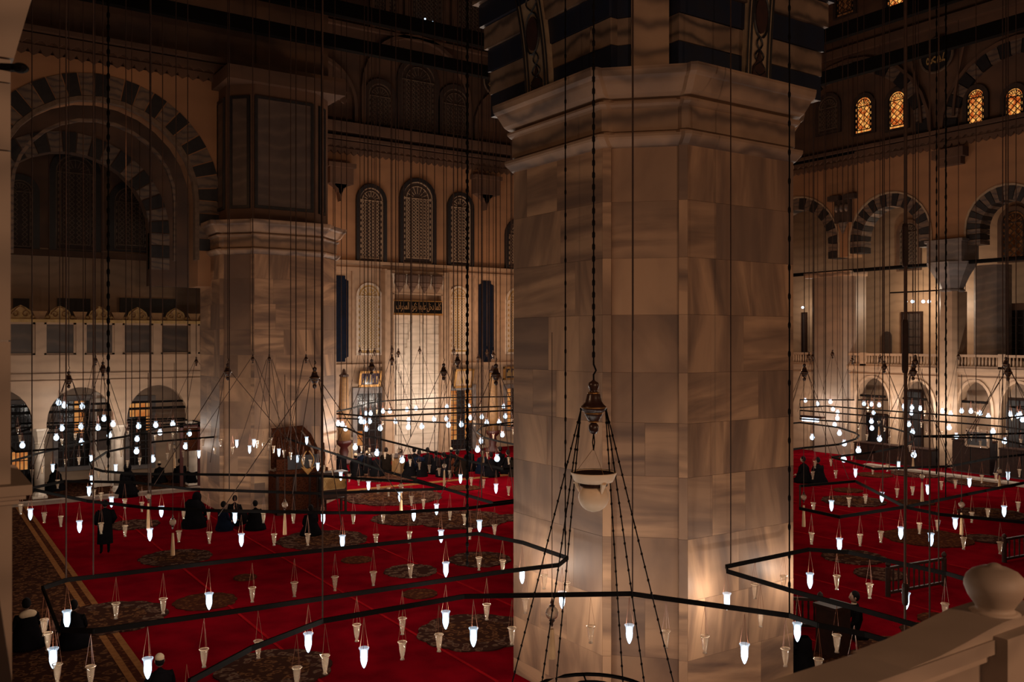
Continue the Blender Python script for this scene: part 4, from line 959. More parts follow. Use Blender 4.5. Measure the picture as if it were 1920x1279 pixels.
# name: (z, closed, [(px,py)...], [rope px...], label, short phrase)
RINGS = {
 'front': (3.0, True, [(355,1279),(470,1217),(605,1165),(870,1119),(975,1117),(1182,1114),(1480,1155),(1535,1173),(1622,1190),(1700,1213),(1800,1330),(1560,1560),(1050,1800),(480,1640),(330,1400)], [605,1186,1480], 'large black iron chandelier frame crossing before the near pier', 'the frame crossing before the near pier'),
 'left': (3.0, True, [(80,1103),(125,1088),(500,1044),(895,1001),(980,1018),(1064,1047),(1048,1060),(940,1073),(440,1147),(175,1184),(110,1181)], [124,175,877,1060], 'long black iron chandelier frame over the red carpet left of near pier', 'the long frame left of the near pier'),
 'right': (3.0, True, [(1362,1063),(1516,1031),(1590,1036),(1693,1058),(1775,1076),(1830,1092),(1880,1130),(1760,1185),(1622,1146),(1493,1111),(1364,1072)], [1370,1743,1760], 'black iron chandelier frame right of the near pier above the railings', 'the frame right of the near pier'),
 'middle': (3.0, True, [(54,917),(164,940),(277,953),(400,958),(620,962),(733,962),(873,954),(974,941),(1075,925),(925,944),(834,917),(720,921),(600,926),(360,918),(250,905),(120,903)], [60,203,282,430,555,603,903], 'wide black iron chandelier frame above the carpet before second pier', 'the wide frame before the second pier'),
 'second': (3.0, True, [(168,870),(200,848),(290,829),(400,820),(500,811),(620,849),(720,883),(834,916),(784,905),(600,893),(360,890),(250,889),(192,884),(172,878)], [178,247,305,480,590,690], 'thin iron chandelier frame circling the second pier', 'the thin frame around the second pier'),
 'lodge': (3.0, True, [(20,866),(75,850),(150,832),(260,815),(400,806),(605,797),(650,803),(673,814),(800,846),(944,880),(1040,870),(1000,800),(640,785),(372,793),(290,798),(167,801),(56,805),(-40,830)], [92,160,388,520,640,772], 'far iron chandelier frame reaching from the left arcade to the apse', 'the far frame between left arcade and apse'),
 'arcade': (3.15, True, [(40,795),(185,792),(240,788),(344,785),(380,794),(300,803),(231,820),(173,828),(110,842),(30,848),(0,820)], [118,190,330], 'iron chandelier frame hanging close to the left arcade', 'the frame close to the left arcade'),
 'apse': (3.6, True, [(616,775),(660,766),(690,757),(725,752),(837,746),(975,744),(1060,752),(1000,768),(835,776),(700,782)], [625,650,705,757,800,837,905,950], 'far iron chandelier frame before the bright prayer niche', 'the far frame before the prayer niche'),
 'niche': (3.45, False, [(723,770),(850,766),(990,761)], [733,850,930], 'short straight iron lamp bar in front of the prayer niche', 'the straight bar before the prayer niche'),
 'corner': (3.0, True, [(894,811),(905,800),(930,796),(985,790),(1060,800),(985,838),(935,828),(908,821)], [897,960], 'small round iron chandelier frame by the apse beside near pier', 'the small frame left behind the near pier'),
 'farright': (3.4, True, [(1500,750),(1691,751),(1881,761),(1960,775),(1876,786),(1691,773),(1549,762),(1500,765)], [1533,1570,1600,1657,1755,1810,1888], 'farthest iron chandelier frame along the right gallery arcade', 'the farthest frame at right'),
 'midright': (3.1, True, [(1500,770),(1601,778),(1789,793),(1875,800),(1960,812),(1714,819),(1709,814),(1675,804),(1638,797),(1602,793),(1500,786)], [1545,1640,1773], 'second farthest iron chandelier frame at the right', 'the second farthest frame at right'),
 'curved': (3.0, True, [(1500,793),(1572,802),(1605,813),(1611,818),(1604,824),(1572,834),(1502,841),(1440,850),(1420,800)], [1580,1590], 'curved end of iron chandelier frame beside near pier, right', 'the curved frame end beside the near pier'),
 'round': (3.0, True, [(1560,858),(1640,848),(1695,837),(1712,827),(1716,819),(1860,822),(1975,845),(1920,853),(1856,860),(1780,875),(1640,880)], [1700,1880], 'iron chandelier frame with pale reflections before the right arcade', 'the frame before the right arcade'),
 'carpet': (3.0, True, [(1500,954),(1574,970),(1698,951),(1920,906),(2010,930),(1920,980),(1761,965),(1698,951.5),(1604,903),(1500,912)], [1655,1700,1773,1890], 'dark iron chandelier frame over the far red carpet at right', 'the frame over the far red carpet at right'),
}
DROP = .60
def lerp_ring(pts, closed, px):
    res = []
    P_ = pts+[pts[0]] if closed else pts
    for a, b in zip(P_, P_[1:]):
        if (a[0]-px)*(b[0]-px) <= 0 and a[0] != b[0]:
            t = (px-a[0])/(b[0]-a[0]); res.append(a[1]+(b[1]-a[1])*t)
    return res
for key, (z, closed, pts, ropes, lab, short) in RINGS.items():
    W_ = [onZ(px, py, z) for px, py in pts]
    ctr = sum(W_, Vector())/len(W_)
    t = thing('chandelier_frame', (ctr.x, ctr.y, z), lab, 'chandelier', 'iron chandelier frames')
    P_ = W_+[W_[0]] if closed else W_
    near = key in ('front', 'left', 'right')
    wd, hg = (.03, .072) if near else (.04, .07)
    for a, b in zip(P_, P_[1:]):
        if (a-b).length < .02: continue
        m_ = MB(); d_ = (b-a).normalized()*.015; m_.bar(a-d_, b+d_, wd, hg); m_.build('frame_bar', M['iron'], t)
    for px in ropes:
        ys = lerp_ring(pts, closed, px)
        if not ys: continue
        y = {877: min(ys), 1743: max(ys)}.get(px, min(ys)) if key != 'front' else min(ys)
        q = onZ(px, y, z); d = (q.x*FX+q.y*FY); r = .012 if near else (.015 if d < 35 else .02)
        beaded = px in (203, 877, 1755, 1773, 1480, 1060)
        top = 24 if d > 20 else 20
        m_ = MB(); m_.tube([q, (q.x, q.y, top)], r, 5); rp = m_.build('rope', M['iron'] if beaded or px in (603, 590) else M['rope'], t)
        if beaded:
            m_ = MB(); zz = z+.4
            while zz < top:
                m_.lathe([(r, 0), (r*1.8, .03), (r*1.8, .07), (r, .1)], 5, (q.x, q.y, zz)); zz += .42 if d < 20 else .9
            m_.build('chain_links', M['iron'], rp, kind='stuff')

# ---- the hanging glass lamps
def glass_profile(k=1.0):
    return [(.028*k,-.150*k),(.03*k,-.138*k),(.022*k,-.125*k),(.030*k,-.10*k),(.043*k,-.03*k),(.052*k,.05*k),(.058*k,.085*k),(.068*k,.105*k),(.070*k,.115*k),(.062*k,.120*k)]
def make_lamp(lit, loc, label, group, globe=False):
    t = thing('hanging_glass_lamp', loc, label, 'lamp', group)
    o = Vector(loc)
    if lit and globe:
        m_ = MB(); m_.ball(o, .108, 10, (1,1,1.1), 7); m_.build('bulb', M['bulb'], t, smooth=True)  # far bulb oversized so its shape carries the glare halo
        m_ = MB(); m_.lathe([(.04,.08),(.06,.12),(.075,.17),(.07,.18)], 8, o, False); m_.build('glass_cup', M['glasslit'], t, smooth=True)
    elif lit:
        m_ = MB(); m_.lathe([(.002,-.185),(.018,-.168),(.036,-.125),(.051,-.07),(.052,-.02),(.044,.03),(.040,.075)], 12, o); m_.build('bulb', M['bulb'], t, smooth=True)
        m_ = MB(); m_.lathe([(.053,-.03),(.055,.03),(.058,.07),(.064,.09),(.075,.105),(.077,.118),(.066,.122)], 14, o, False); m_.build('glass_cup', M['glasslit'], t, smooth=True)
    else:
        m_ = MB(); m_.lathe(glass_profile(), 14, o, False); gc = m_.build('glass_cup', M['glass'], t, smooth=True)
        m_ = MB(); m_.lathe([(.035,-.155),(.035,-.150),(.012,-.13)], 10, o); m_.build('glass_foot', M['clear'], gc)
        m_ = MB(); m_.tube([o+Vector((.068*math.cos(2*PI*k/14), .068*math.sin(2*PI*k/14), .11)) for k in range(15)], .005, 4, False); m_.build('rim', M['opal'], gc)
    for k in range(3):
        a = 2*PI*k/3+.4
        m_ = MB(); m_.tube([o+Vector((.068*math.cos(a), .068*math.sin(a), .11)), o+Vector((0, 0, DROP-.04))], .0026 if not globe else .0045, 3)
        m_.build('cord', M['thin'], t)
    return t
LIT = """121,761 110,756 154,763 42,836 116,804 105.5,821.5 152,801 153,830 184,803 195,786 212,796 205,817 260,800 292,798 324,796 300,812 257,824 256,847 286,862 348,838 355,814 373,851
171,860 172,899 217,877.5 99,877 167,920 209,940 57,963 149,986 302.5,958 281,1001 452.5,1011 125.5,1159 392,1125 99.5,1231 277,1250
444,831 476,830 468,842 523,848 557.5,860 575,825.5 596,874.5 639,892 616,797 634,795 642,797 648,805 666,839.5 440.5,969 606,970.5 642,1014
827,1004 899,985 836,1066 578,1202 682.4,1230 835.7,1160 887.7,1192 979,1078 1054,1122.6 1180,1186
1518.7,1087 1699,1124.5 1574,1019.7 1689,998 1745.7,1010 1363,1125 1396,1222.6 1495,1182.6 1791,980
1510,752 1533,758 1557,754.4 1562,768 1570.5,774 1570,785 1565,797 1574,813 1523,821 1583,832.5 1609.7,845.4 1620,758 1634,759 1648.4,760.5 1638,774.6 1634,791 1634.8,803.7 1649,824 1694.6,763 1696.5,769.6 1710,765 1709,775.5 1725.5,767 1704,796.6 1711,811 1713.3,853.6
1767,772 1782.5,776.7 1779.7,802.5 1793,819 1803,771.5 1820.5,772 1838,776 1853,781.6 1861.8,810 1883.4,828 1894.6,777.4 1907.5,781 1912.7,778.6 1917,788 1582,862 1604,886 1685,872 1739.6,917 1559,947 1653.5,931 1817.7,904 1890,892 1882.7,957.5
675.6,785 677,791 686,777 695,776 683,792 693,791 686.6,805 713,804 718,772 731,772 741.7,791 763,769 766.4,789 765.8,801.6 780,767 791,800.6 814,787 837,786 838,763.4 840.8,798 865,797 879,762.7 881.7,784.4 903.4,782.7 912.7,793.7 944,762.7 966,763.8 947.4,781.6 968,780.6 936,793 942,816 902,828 895.5,844 932,860.8 707,850.4 753.7,863.5 863.4,897
690.9,910.3 750,930.6 775.8,965 818.5,953.8 930,915"""
UNLIT = """33,807 37.5,822 141,819 116,829 239,814 123,868 148,864 79,880.6 60,887.6 108,907.5 239,870 262,865 199,883 176,926 189.5,932 38.7,954.5 83,970 114,977 189.5,990 234,944 266,950 343.6,851 318,838 314,856 344,963 391,964 331,807 291,822 381,829 403,845 413,830 227.5,850 234.5,995 185,890 324,817
335.5,1005 392.5,1007.5 217.5,1144 306,1135 473,1114 83,1175 90,1201 107.5,1261 170,1265 382.5,1232
494,836 503,837.5 513,842.5 508,827.5 532.5,851 545,855 569,864 582,869 608,879 624,885 655,896 672.5,902 494,970 550,971 662.5,972 514,1011 577,1011 436,844.5 482.5,832.5
705,1012 767.6,1007 881,1000 927.4,993.5 898,1056 942.5,1061.5 552,1104 628,1093 700,1084 769.6,1070 669,1185 754.4,1172.6 754.4,1218 823,1203.6 912.5,1146 960,1191 484,1216 609.6,1244 556.7,1267
1020.5,1090 1062.7,1104 985,1134 1107.6,1188 1249,1197 954,864
1521.6,1009 1612.6,1012 1651.5,1006 1724,990 1806.7,1018 1875,1026.7 1569,1091 1630.6,1106.8 1772,1144.7 1469,1091.5 1415.3,1107.5 1426,1158.8 1321.5,1206.7 1472.7,1230.7 1569,1205 1534.7,1251 1758,985
1627,768 1612,788 1656,791.5 1610,800 1586,798 1625.4,820 1597,836 1668,829 1685,833.7 1706,841 1659,804 1734,774.6 1743,766 1680,794 1728,797 1764.5,814 1738,815 1830.6,777 1896.7,784 1821,820 1838,832.5 1851,823 1889,812.5 1914,829 1833.4,805.5
1558,867 1567,889 1528,871 1524,891 1636.4,881.7 1664,877 1682,924 1711,920 1765,910 1791.4,907.5 1841,898 1867.4,894.6 1911.5,887 1525,951 1592,941.5 1622.6,935 1852,962.6 1909,949.7 1822,969.7 1597,856
817,763.7 901,762.7 721.7,854 737,857 769,867.6 786.4,873.5 805,878.6 823.6,884.7 843.3,889.5 678,842 692.5,846 905,852 913.7,854 960,791 706.6,773 717.6,791 889.6,794 925,819.5 962,810
709.5,916 728.5,922 771.4,938.6 794,945 843.6,964.7 871,973.6 883.8,902 906.4,906.7 953.5,920 718.4,971"""
# lamps of the same frame that hang below the picture edge
EXTRA = [(430,1420),(560,1640),(800,1720),(1050,1790),(1300,1690),(1500,1560),(1640,1430),(350,1330)]
def clampd(px, d, m=.4):
    if px < 372: return min(d, depY(px, 44.0)-m-.8)
    if px < 600: return min(d, 34.0)
    if px < 1000: return min(d, depY(px, 49.0)-m)
    return min(d, depX(px, 46.9)-m) if px > 1490 else d
lamps = []
def parse(s, lit): return [(float(a.split(',')[0]), float(a.split(',')[1]), lit) for a in s.split()]
allL = parse(LIT, True)+parse(UNLIT, False)
def assign(px, py):
    best = None
    for key, (z, closed, pts, *_r) in RINGS.items():
        if py > 1279 and key != 'front': continue
        if 850 < px < 1000 and py < 870 and False: continue
        zl = z-DROP
        if py-640 < 5: continue
        d = (EYE-zl)*FPX/(py-640)
        if d > 57: continue
        yh = 640+(EYE-z)*FPX/d
        P_ = pts+[pts[0]] if closed else pts
        for a, b in zip(P_, P_[1:]):
            ax, ay, bx, by = a[0], a[1], b[0], b[1]; L = (bx-ax)**2+(by-ay)**2
            if L == 0: continue
            t = max(0, min(1, ((px-ax)*(bx-ax)+(yh-ay)*(by-ay))/L)); dx = px-(ax+t*(bx-ax)); dy = yh-(ay+t*(by-ay))
            k = math.hypot(dx, dy*1.6)
            if best is None or k < best[0]: best = (k, key, z)
    return best
byring = {}
for px, py, lit in allL:
    b = assign(px, py)
    if b is None: b = (0, 'apse' if px < 1000 else 'farright', 3.6)
    if px < 100 and py < 800: pass
    byring.setdefault(b[1], []).append((px, py, lit, b[2]))
protos = {}
def place_lamp(px, py, lit, z, label, group):
    d = clampd(px, (EYE-(z-DROP))*FPX/(py-640))
    loc = onD(px, py, d)
    globe = d > 34
    key = (lit, globe)
    if key not in protos: t = protos[key] = make_lamp(lit, loc, label, group, globe)
    else: t = copy_tree(protos[key], loc, random.uniform(0, 2), label, group)
    if lit:
        far = d > 34
        lamp_light('bulb_light', (0, 0, -.0), BULB_W*((2.2 if 600 < px < 1000 else .45 if px <= 600 else 1.2) if far else (.6 if 372 < px < 600 and py < 900 else 1.0)), (1.0, .86, .72), .04, t)
    return t
for key, L in byring.items():
    short = RINGS[key][5]
    for lit in (True, False):
        sub = sorted([l for l in L if l[2] == lit])
        for i, (px, py, _, z) in enumerate(sub):
            place_lamp(px, py, lit, z, '%s glass lamp, %s from left on %s' % ('lit' if lit else 'unlit', ordinal(i), short), ('lit' if lit else 'unlit')+' glass lamps of '+short)
for i, (px, py) in enumerate(EXTRA):
    place_lamp(px, py, True, 3.0, 'lit glass lamp of the front frame below the picture edge, '+ordinal(i), 'lit glass lamps below the picture edge')

# ---- turned wooden finials on chains, with stay cords spreading down to the frames
def finial(px, py, wpx, label, stays, chain='rope', big=False, d=None):
    d = d or .24*FPX/wpx
    d = clampd(px, d, .8); k = wpx*d/FPX/.24
    c = onD(px, py, d); H = .24*k
    t = thing('turned_finial', c, label, 'finial', 'turned wooden finials on hanging ropes')
    n = 20 if big else 10
    prof = [(.012,-.27),(.03,-.262),(.047,-.235),(.05,-.205),(.044,-.18),(.03,-.165),(.022,-.158),(.05,-.15),(.052,-.14),(.075,-.10),(.085,-.085),(.087,-.075),(.085,-.06),(.11,-.045),(.122,-.02),(.12,.0),(.10,.015),(.082,.04),(.07,.08),(.064,.11),(.055,.125),(.04,.135),(.036,.15),(.05,.185),(.052,.205),(.045,.225),(.02,.24),(.012,.25)]
    m_ = MB(); m_.lathe([(r*k, z*k) for r, z in prof], n, c); sp = m_.build('spindle', M['turned'], t, smooth=True)
    for z, r in ((-.012, .124), (-.068, .090), (.125, .058), (-.15, .054)):
        m_ = MB(); m_.lathe([(r*k*.96, (z-.006)*k), (r*k*1.02, (z-.003)*k), (r*k*1.02, (z+.003)*k), (r*k*.96, (z+.006)*k)], n, c, False); m_.build('gilt_ring', M['gold'], sp)
    top = 24 if d > 20 else 16
    m_ = MB()
    m_.tube([c+Vector((0,0,.24*k)), c+Vector((0,0,.30*k)), c+Vector((.03*k,0,.34*k)), c+Vector((.0,0,.40*k)), c+Vector((0,0,.44*k))], .009*k, 6); m_.build('hook', M['iron'], t)
    r = .008 if big else (.012 if d < 30 else .018)
    m_ = MB(); m_.tube([c+Vector((0,0,.42*k)), Vector((c.x, c.y, top))], r, 5); m_.build('chain' if big else 'rope', M['iron'] if chain == 'chain' else M['rope'], t)
    if chain == 'chain':
        m_ = MB(); zz = c.z+.46*k
        while zz < top: m_.lathe([(r, 0), (r*1.9, .012), (r*1.9, .05), (r, .065)], 6, (c.x, c.y, zz)); zz += .115
        m_.build('chain_links', M['iron'], t, kind='stuff')
    for (x1, y1) in stays:    # ends at frame height
        e = onD(x1, y1, d) if isinstance(x1, (int, float)) else x1
        s_ = Vector((1 if x1 > px else -1, 0, 0)); off = min(1, abs(x1-px)/60)*.12*k
        a = c+Vector((RX, RY, 0))*(off*s_.x)+Vector((0,0,-.03*k))
        m_ = MB(); m_.tube([a, e], .009 if not big else .008, 4); m_.build('stay_cord', M['rope'] if not big else M['iron'], t)
        if big:
            m_ = MB(); L = (e-a).length; j = 0
            while j*.13 < L:
                q = a+(e-a)*(j*.13/L); m_.ball(q, .0125, 5, (1,1,1.3), 4); j += 1
            m_.build('cord_beads', M['iron'], t, kind='stuff')
    return t
def hexstay(px, py, d, R=1.1, n=6, ph=.2, z=3.05):
    c = onD(px, py, d); return [Vector((c.x+R*math.cos(ph+2*PI*i/n), c.y+R*math.sin(ph+2*PI*i/n), z)) for i in range(n)]
def finial_w(px, py, wpx, label, R, n=4, ph=.3, **k):
    d = clampd(px, .24*FPX/wpx, .8); c = onD(px, py, d); pts = []
    st = []
    for e in hexstay(px, py, d, R, n, ph):
        dd = e.x*FX+e.y*FY; tt = e.x*RX+e.y*RY; st.append((960+FPX*tt/dd, e, dd))
    t = finial(px, py, wpx, label, [], **k)
    for x1, e, dd in st:
        kx = max(-1, min(1, (x1-px)/40)); a = c+Vector((RX, RY, 0))*(.10*kx)+Vector((0,0,-.03))
        m_ = MB(); m_.tube([a, e], .010, 4); m_.build('stay_cord', M['rope'], t)
    return t
big = finial(1113, 762, 47, 'large turned dark wood finial with gilt rings on a chain before near pier',
             [(953, 1310), (1012, 1310), (1040, 1310), (1170, 1310), (1212, 1310), (1270, 1310)], chain='chain', big=True, d=8.6)
hub = thing('iron_hoop', onD(1112, 1310, 8.6), 'top of a small dark iron hoop at the bottom edge below the globe lamp', 'hoop')
hc = onD(1112, 1310, 8.6); m_ = MB(); m_.tube([hc+Vector((.62*math.cos(2*PI*k/32), .62*math.sin(2*PI*k/32), 0)) for k in range(33)], .02, 6, False); m_.build('hoop_ring', M['iron'], hub)
m_ = MB(); m_.tube([hc+Vector((.30*math.cos(2*PI*k/24), .30*math.sin(2*PI*k/24), .05)) for k in range(25)], .012, 6, False); m_.build('inner_ring', M['iron'], hub)
for a in (0, PI/3, 2*PI/3):
    m_ = MB(); m_.tube([hc+Vector((.62*math.cos(a), .62*math.sin(a), 0)), hc-Vector((.62*math.cos(a), .62*math.sin(a), 0))], .01, 4); m_.build('hoop_spoke', M['iron'], hub)
FN = [(427,697,15,'small turned finial hanging before the second pier, left side',2.6,3),(590,708,19,'turned finial with gilt bands at right edge of second pier',2.2,4),
 (129,712,15,'turned finial before the lodge parapet at far left',1.3,4),(193,692,13,'lower of two overlapping finials before the lodge parapet',1.0,4),(179,676,9,'upper small finial left of the overlapping pair',1.0,3),
 (368,678,8,'tiny finial at the left edge of the second pier',2,3),(474,673,8,'tiny finial on the second pier, left of a pair',2.2,3),(505,673,8,'tiny finial on the second pier, right of a pair',1.2,4),(574,673,8,'tiny finial near the right side of the second pier',1.4,3),
 (697,688,14,'turned finial above the gilt framed dark picture',1.4,4),(675,659,7,'first of three tiny finials over the left lattice window',1.0,3),(690,660,7,'second of three tiny finials over the left lattice window',1.0,3),(702,660,7,'third of three tiny finials over the left lattice window',1.0,3),
 (735,655,7,'upper tiny finial at the left edge of prayer niche',1.0,3),(735,675,10,'lower finial at the left edge of prayer niche',1.2,4),(747,662,8,'tiny finial just inside the left of prayer niche',1.2,3),(787,657,7,'tiny finial before the middle of prayer niche',1.2,4),
 (832,697,15,'turned finial before the right edge of prayer niche',1.5,4),(851,658,8,'upper tiny finial over the right lattice window',1.0,3),(858,677,13,'finial over the gilt framed pale picture',1.2,4),(897,672,8,'finial under the right blue wall panel',1.0,3),
 (913,662,7,'tiny finial right of the blue wall panel',1.0,3),(930,702,19,'turned finial with gilt band between niche and near pier',1.5,4),(925,665,8,'tiny finial above the banded finial by near pier',1.0,3),
 (1508,698,15,'turned finial touching right edge of the near pier',1.5,4),(1517,668,8,'tiny finial beside near pier before the balustrade',1,3),(1524,669,8,'second tiny finial beside near pier before the balustrade',1,3),(1561,664,8,'tiny finial before the broad grey gallery pier',1,3),
 (1598,675,8,'tiny finial before the balustrade left of arched niche',1,3),(1650,672,7,'tiny finial below the small arched niche',1,3),(1658,688,11,'finial before the right balustrade under the arched niche',1.6,4),
 (1716,678,12,'upper of two overlapping finials below the dark gallery doorway',1.2,4),(1712,697,15,'lower of two overlapping finials below the dark gallery doorway',1.4,5),
 (1797,668,7,'tiny finial right of the tall gallery column',1,3),(1886,683,13,'upper finial of the pair near right picture edge',1.3,4),(1890,698,15,'lower finial of the pair near right picture edge',1.9,6)]
for px, py, w_, lab, R, n in FN: finial_w(px, py, w_, lab, R, n, ph=px*.7)

# ---- opal globe lamp under a wide dish, hung from the large finial
gl = onD(1113, 925, 8.6)
t = thing('opal_globe_lamp', gl, 'unlit opal globe lamp under a wide white dish before the near pier', 'lamp')
k = 8.6/FPX
m_ = MB(); m_.lathe([(21*k,18*k),(36*k,22*k),(40*k,30*k),(43*k,38*k),(43.5*k,40*k),(40*k,38*k),(34*k,34*k),(2*k,32*k)], 28, gl); m_.build('dish', M['opal'], t, smooth=True)
m_ = MB(); m_.lathe([(.5*k,35*k),(34*k,36*k),(38*k,38*k)], 24, gl, False); m_.build('dish_inside', M['wood'], t, label='dark inside of the dish')
m_ = MB(); m_.ball(gl+Vector((0,0,-8*k)), 28.5*k, 28, (1,1,.95), 16); m_.build('globe', M['opal'], t, smooth=True)
m_ = MB(); m_.lathe([(22*k,12*k),(26*k,14*k),(26*k,19*k),(20*k,20*k)], 24, gl); m_.build('neck_ring', M['wood'], t)
for a in (.4, 2.5, 4.6):
    m_ = MB(); v = Vector((math.cos(a), math.sin(a), 0)); m_.tube([gl+v*34*k+Vector((0,0,22*k)), gl+v*29*k+Vector((0,0,10*k)), gl+v*27*k+Vector((0,0,2*k))], [.03,.018,.006], 6); m_.build('bracket', M['opal'], t)
    m_ = MB(); m_.tube([gl+v*34*k+Vector((0,0,38*k)), gl+Vector((0,0,84*k))], .0025, 3); m_.build('wire', M['candle'], t)
m_ = MB(); m_.tube([gl+Vector((0,0,80*k)), gl+Vector((.012,0,95*k)), gl+Vector((0,0,114*k))], .006, 5); m_.tube([gl+Vector((0,0,80*k)), gl+Vector((-.012,0,95*k)), gl+Vector((0,0,114*k))], .006, 5); m_.build('link', M['iron'], t)

# ---- glass balls with straw tassels
def tassel(px, pyt, ptop, pbot, label, d=None, clear=False):
    """ball centred at (px,pyt); tassel from ptop to pbot"""
    d = d or clampd(px, 3.9*FPX/(pyt-640))
    k = d/FPX; c = onD(px, pyt, d)
    t = thing('glass_ball_tassel', c, label, 'ornament', 'glass ball ornaments with straw tassels')
    rb = .072
    m_ = MB(); m_.ball(c, rb, 12, (1,1,1.05), 8); m_.build('glass_ball', M['clear'] if clear else M['glass'], t, smooth=True)
    m_ = MB(); m_.lathe([(.008,rb*.95),(.03,rb*1.0),(.035,rb*1.15),(.012,rb*1.35),(.022,rb*1.6),(.012,rb*1.9),(.004,rb*2.4)], 8, c); m_.build('turned_cap', M['turned'], t)
    m_ = MB(); m_.lathe([(.006,-rb*2.1),(.016,-rb*1.8),(.012,-rb*1.5),(.036,-rb*1.15),(.03,-rb*.98)], 8, c); m_.build('turned_foot', M['turned'], t)
    L = (pbot-pyt)*k; s0 = (ptop-pyt)*k
    m_ = MB(); m_.lathe([(.045,-L),(.04,-L*.7-s0*.3),(.022,-s0)], 10, c); m_.build('tassel', M['tassel'], t)
    m_ = MB(); m_.tube([c+Vector((0,0,rb*2.2)), c+Vector((0,0,3.1))], .005 if d < 20 else .009, 4); m_.build('cord', M['rope'], t)
    return t
for a in [(1035,1150,1180,1235,'large glass ball ornament with turned ends hanging before near pier',9.9,True),(278,931,944,995,'glass ball with straw tassel right of the man in black coat'),(324,980,1000,1042,'glass ball with straw tassel over the left round medallion'),
          (534,947,962,1003,'milky glass ball with straw tassel before the wooden pulpit'),(752,912,924,960,'glass ball with straw tassel over the middle carpet'),(833,874,883,915,'glass ball with straw tassel before the apse crowd, right'),
          (748,846,853,886,'glass ball with straw tassel before the tan lectern'),(660,823,832,860,'glass ball with straw tassel left before the dark door'),(906,838,846,868,'glass ball with straw tassel left of near pier at apse'),
          (1729,894,905,941,'glass ball with straw tassel in the centre of right carpet'),(1803,947,962,1003,'glass ball with straw tassel right of the other carpet tassel'),(1507,933,948,988,'milky glass ball with straw tassel beside near pier'),
          (1712,851,858,880,'glass ball with straw tassel before the dark right doorway'),(1648,792,800,818,'glass ball with straw tassel before wide dark door'),(1874,884,892,918,'glass ball with straw tassel near the right edge column'),
          (327,838,848,878,'glass ball with straw tassel before the left arcade')]:
    tassel(*a[:5], *(a[5:] if len(a) > 5 else ()))
# gallery bulbs at right
for i, px in enumerate((1700, 1711, 1731, 1742)):
    c = onX(px, 566, 50.6); t = thing('gallery_bulb', c, ['first', 'second', 'third', 'fourth'][i]+' white bulb from left in the lit right gallery', 'lamp', 'bulbs of the right gallery')
    m_ = MB(); m_.ball(c, .10 if px > 1700 else .05, 8, (1.1,1.1,1), 6); m_.build('bulb', M['bulb'], t)
    m_ = MB(); m_.tube([c+Vector((0,0,.1)), c+Vector((0,0,1.9))], .015, 4); m_.build('cord', M['rope'], t)
    if i in (1, 2): lamp_light('bulb_light', (0, 0, -.15), 190, (1, .80, .58), .1, t)
c = onX(1722, 547, 50.6); m_ = MB(); m_.bar(c+Vector((0,-1.9,0)), c+Vector((0,1.9,0)), .06, .08); tag(m_.build('lamp_bar', M['iron']), 'thin dark bar above the bulbs of the lit gallery', 'bar')
c = onX(1505, 577, 51.5); t = thing('gallery_bulb', c, 'white bulb just right of the near pier edge', 'lamp', None); m_ = MB(); m_.ball(c, .09, 8); m_.build('bulb', M['bulb'], t); lamp_light('bulb_light', (0, 0, -.15), 80, (1, .85, .68), .1, t)
# lit lamp table glare beside near pier
c = onX(1520, 788, 46.5); t = thing('fluorescent_lamp', c, 'bright white tube lamp behind the near pier edge', 'lamp'); m_ = MB(); m_.tube([c+Vector((0,.6,0)), c+Vector((0,-.55,0))], .11, 8); m_.build('tube', M['bulb'], t)
m_ = MB(); m_.bar(c+Vector((0,.7,.2)), c+Vector((0,-.9,.2)), .3, .12); m_.build('lamp_hood', M['wood'], t); lamp_light('bulb_light', (0, 0, -.2), 60, (1, .88, .75), .12, t)
# single ropes and rods hanging through the view
def hang(px, y0, d, r, mat, label, links=0, sleeves=()):
    a = onD(px, y0, d); top = 24 if d > 20 else 17
    t = thing('hanging_rope' if mat != 'iron' else 'hanging_chain', a, label, 'rope' if mat != 'iron' else 'chain')
    m_ = MB(); m_.tube([a, (a.x, a.y, top)], r, 6); m_.build('strand', M[mat], t)
    if links:
        m_ = MB(); z = a.z
        while z < top: m_.lathe([(r, 0), (r*2.1, links*.15), (r*2.1, links*.4), (r, links*.55)], 6, (a.x, a.y, z)); z += links
        m_.build('chain_links', M[mat], t, kind='stuff')
    for (p, q) in sleeves:
        z0, z1 = onD(px, q, d).z, onD(px, p, d).z; m_ = MB(); m_.lathe([(r*1.7, z0-a.z), (r*2.2, z0-a.z+.05), (r*2.2, z1-a.z-.05), (r*1.7, z1-a.z)], 8, a); m_.build('sleeve', M['wood'], t)
hang(876, 1062, 15, .013, 'iron', 'heavy black chain left of near pier, from ceiling to the carpet frames', .16)
hang(282, 950, 26, .030, 'rope', 'thick reddish brown rope at left before the lodge')
hang(1697, 1205, 14, .022, 'rope', 'thick brown jointed rope at right before the gallery', 0, [(1095, 1135), (420, 500), (600, 700)])
hang(1774, 880, 40, .020, 'iron', 'black chain before the tall gallery column', .5)
hang(1756, 890, 40, .020, 'iron', 'black chain just left of the tall gallery column', .5)
hang(603, 945, 30, .022, 'iron', 'thick dark rope at right edge of the second pier')
hang(203, 860, 22, .02, 'iron', 'dark chain before the lodge, right of overlapping finials', .3)
hang(1187, 620, 13.8, .010, 'rope', 'thin twisted rope before the middle of near pier')
xs = [112, 156, 236, 262, 330, 352, 505, 545, 628, 683, 712, 742, 770, 793, 815, 866, 885, 917, 938, 958, 1526, 1548, 1608, 1620, 1668, 1722, 1830, 1905]
for i, px in enumerate(xs):
    d = clampd(px, 30+(px*7 % 11)); hang(px, 800+(px*13 % 90), d, .016, 'rope', 'thin hanging rope, %s from left among the bare thin ropes' % ordinal(i))

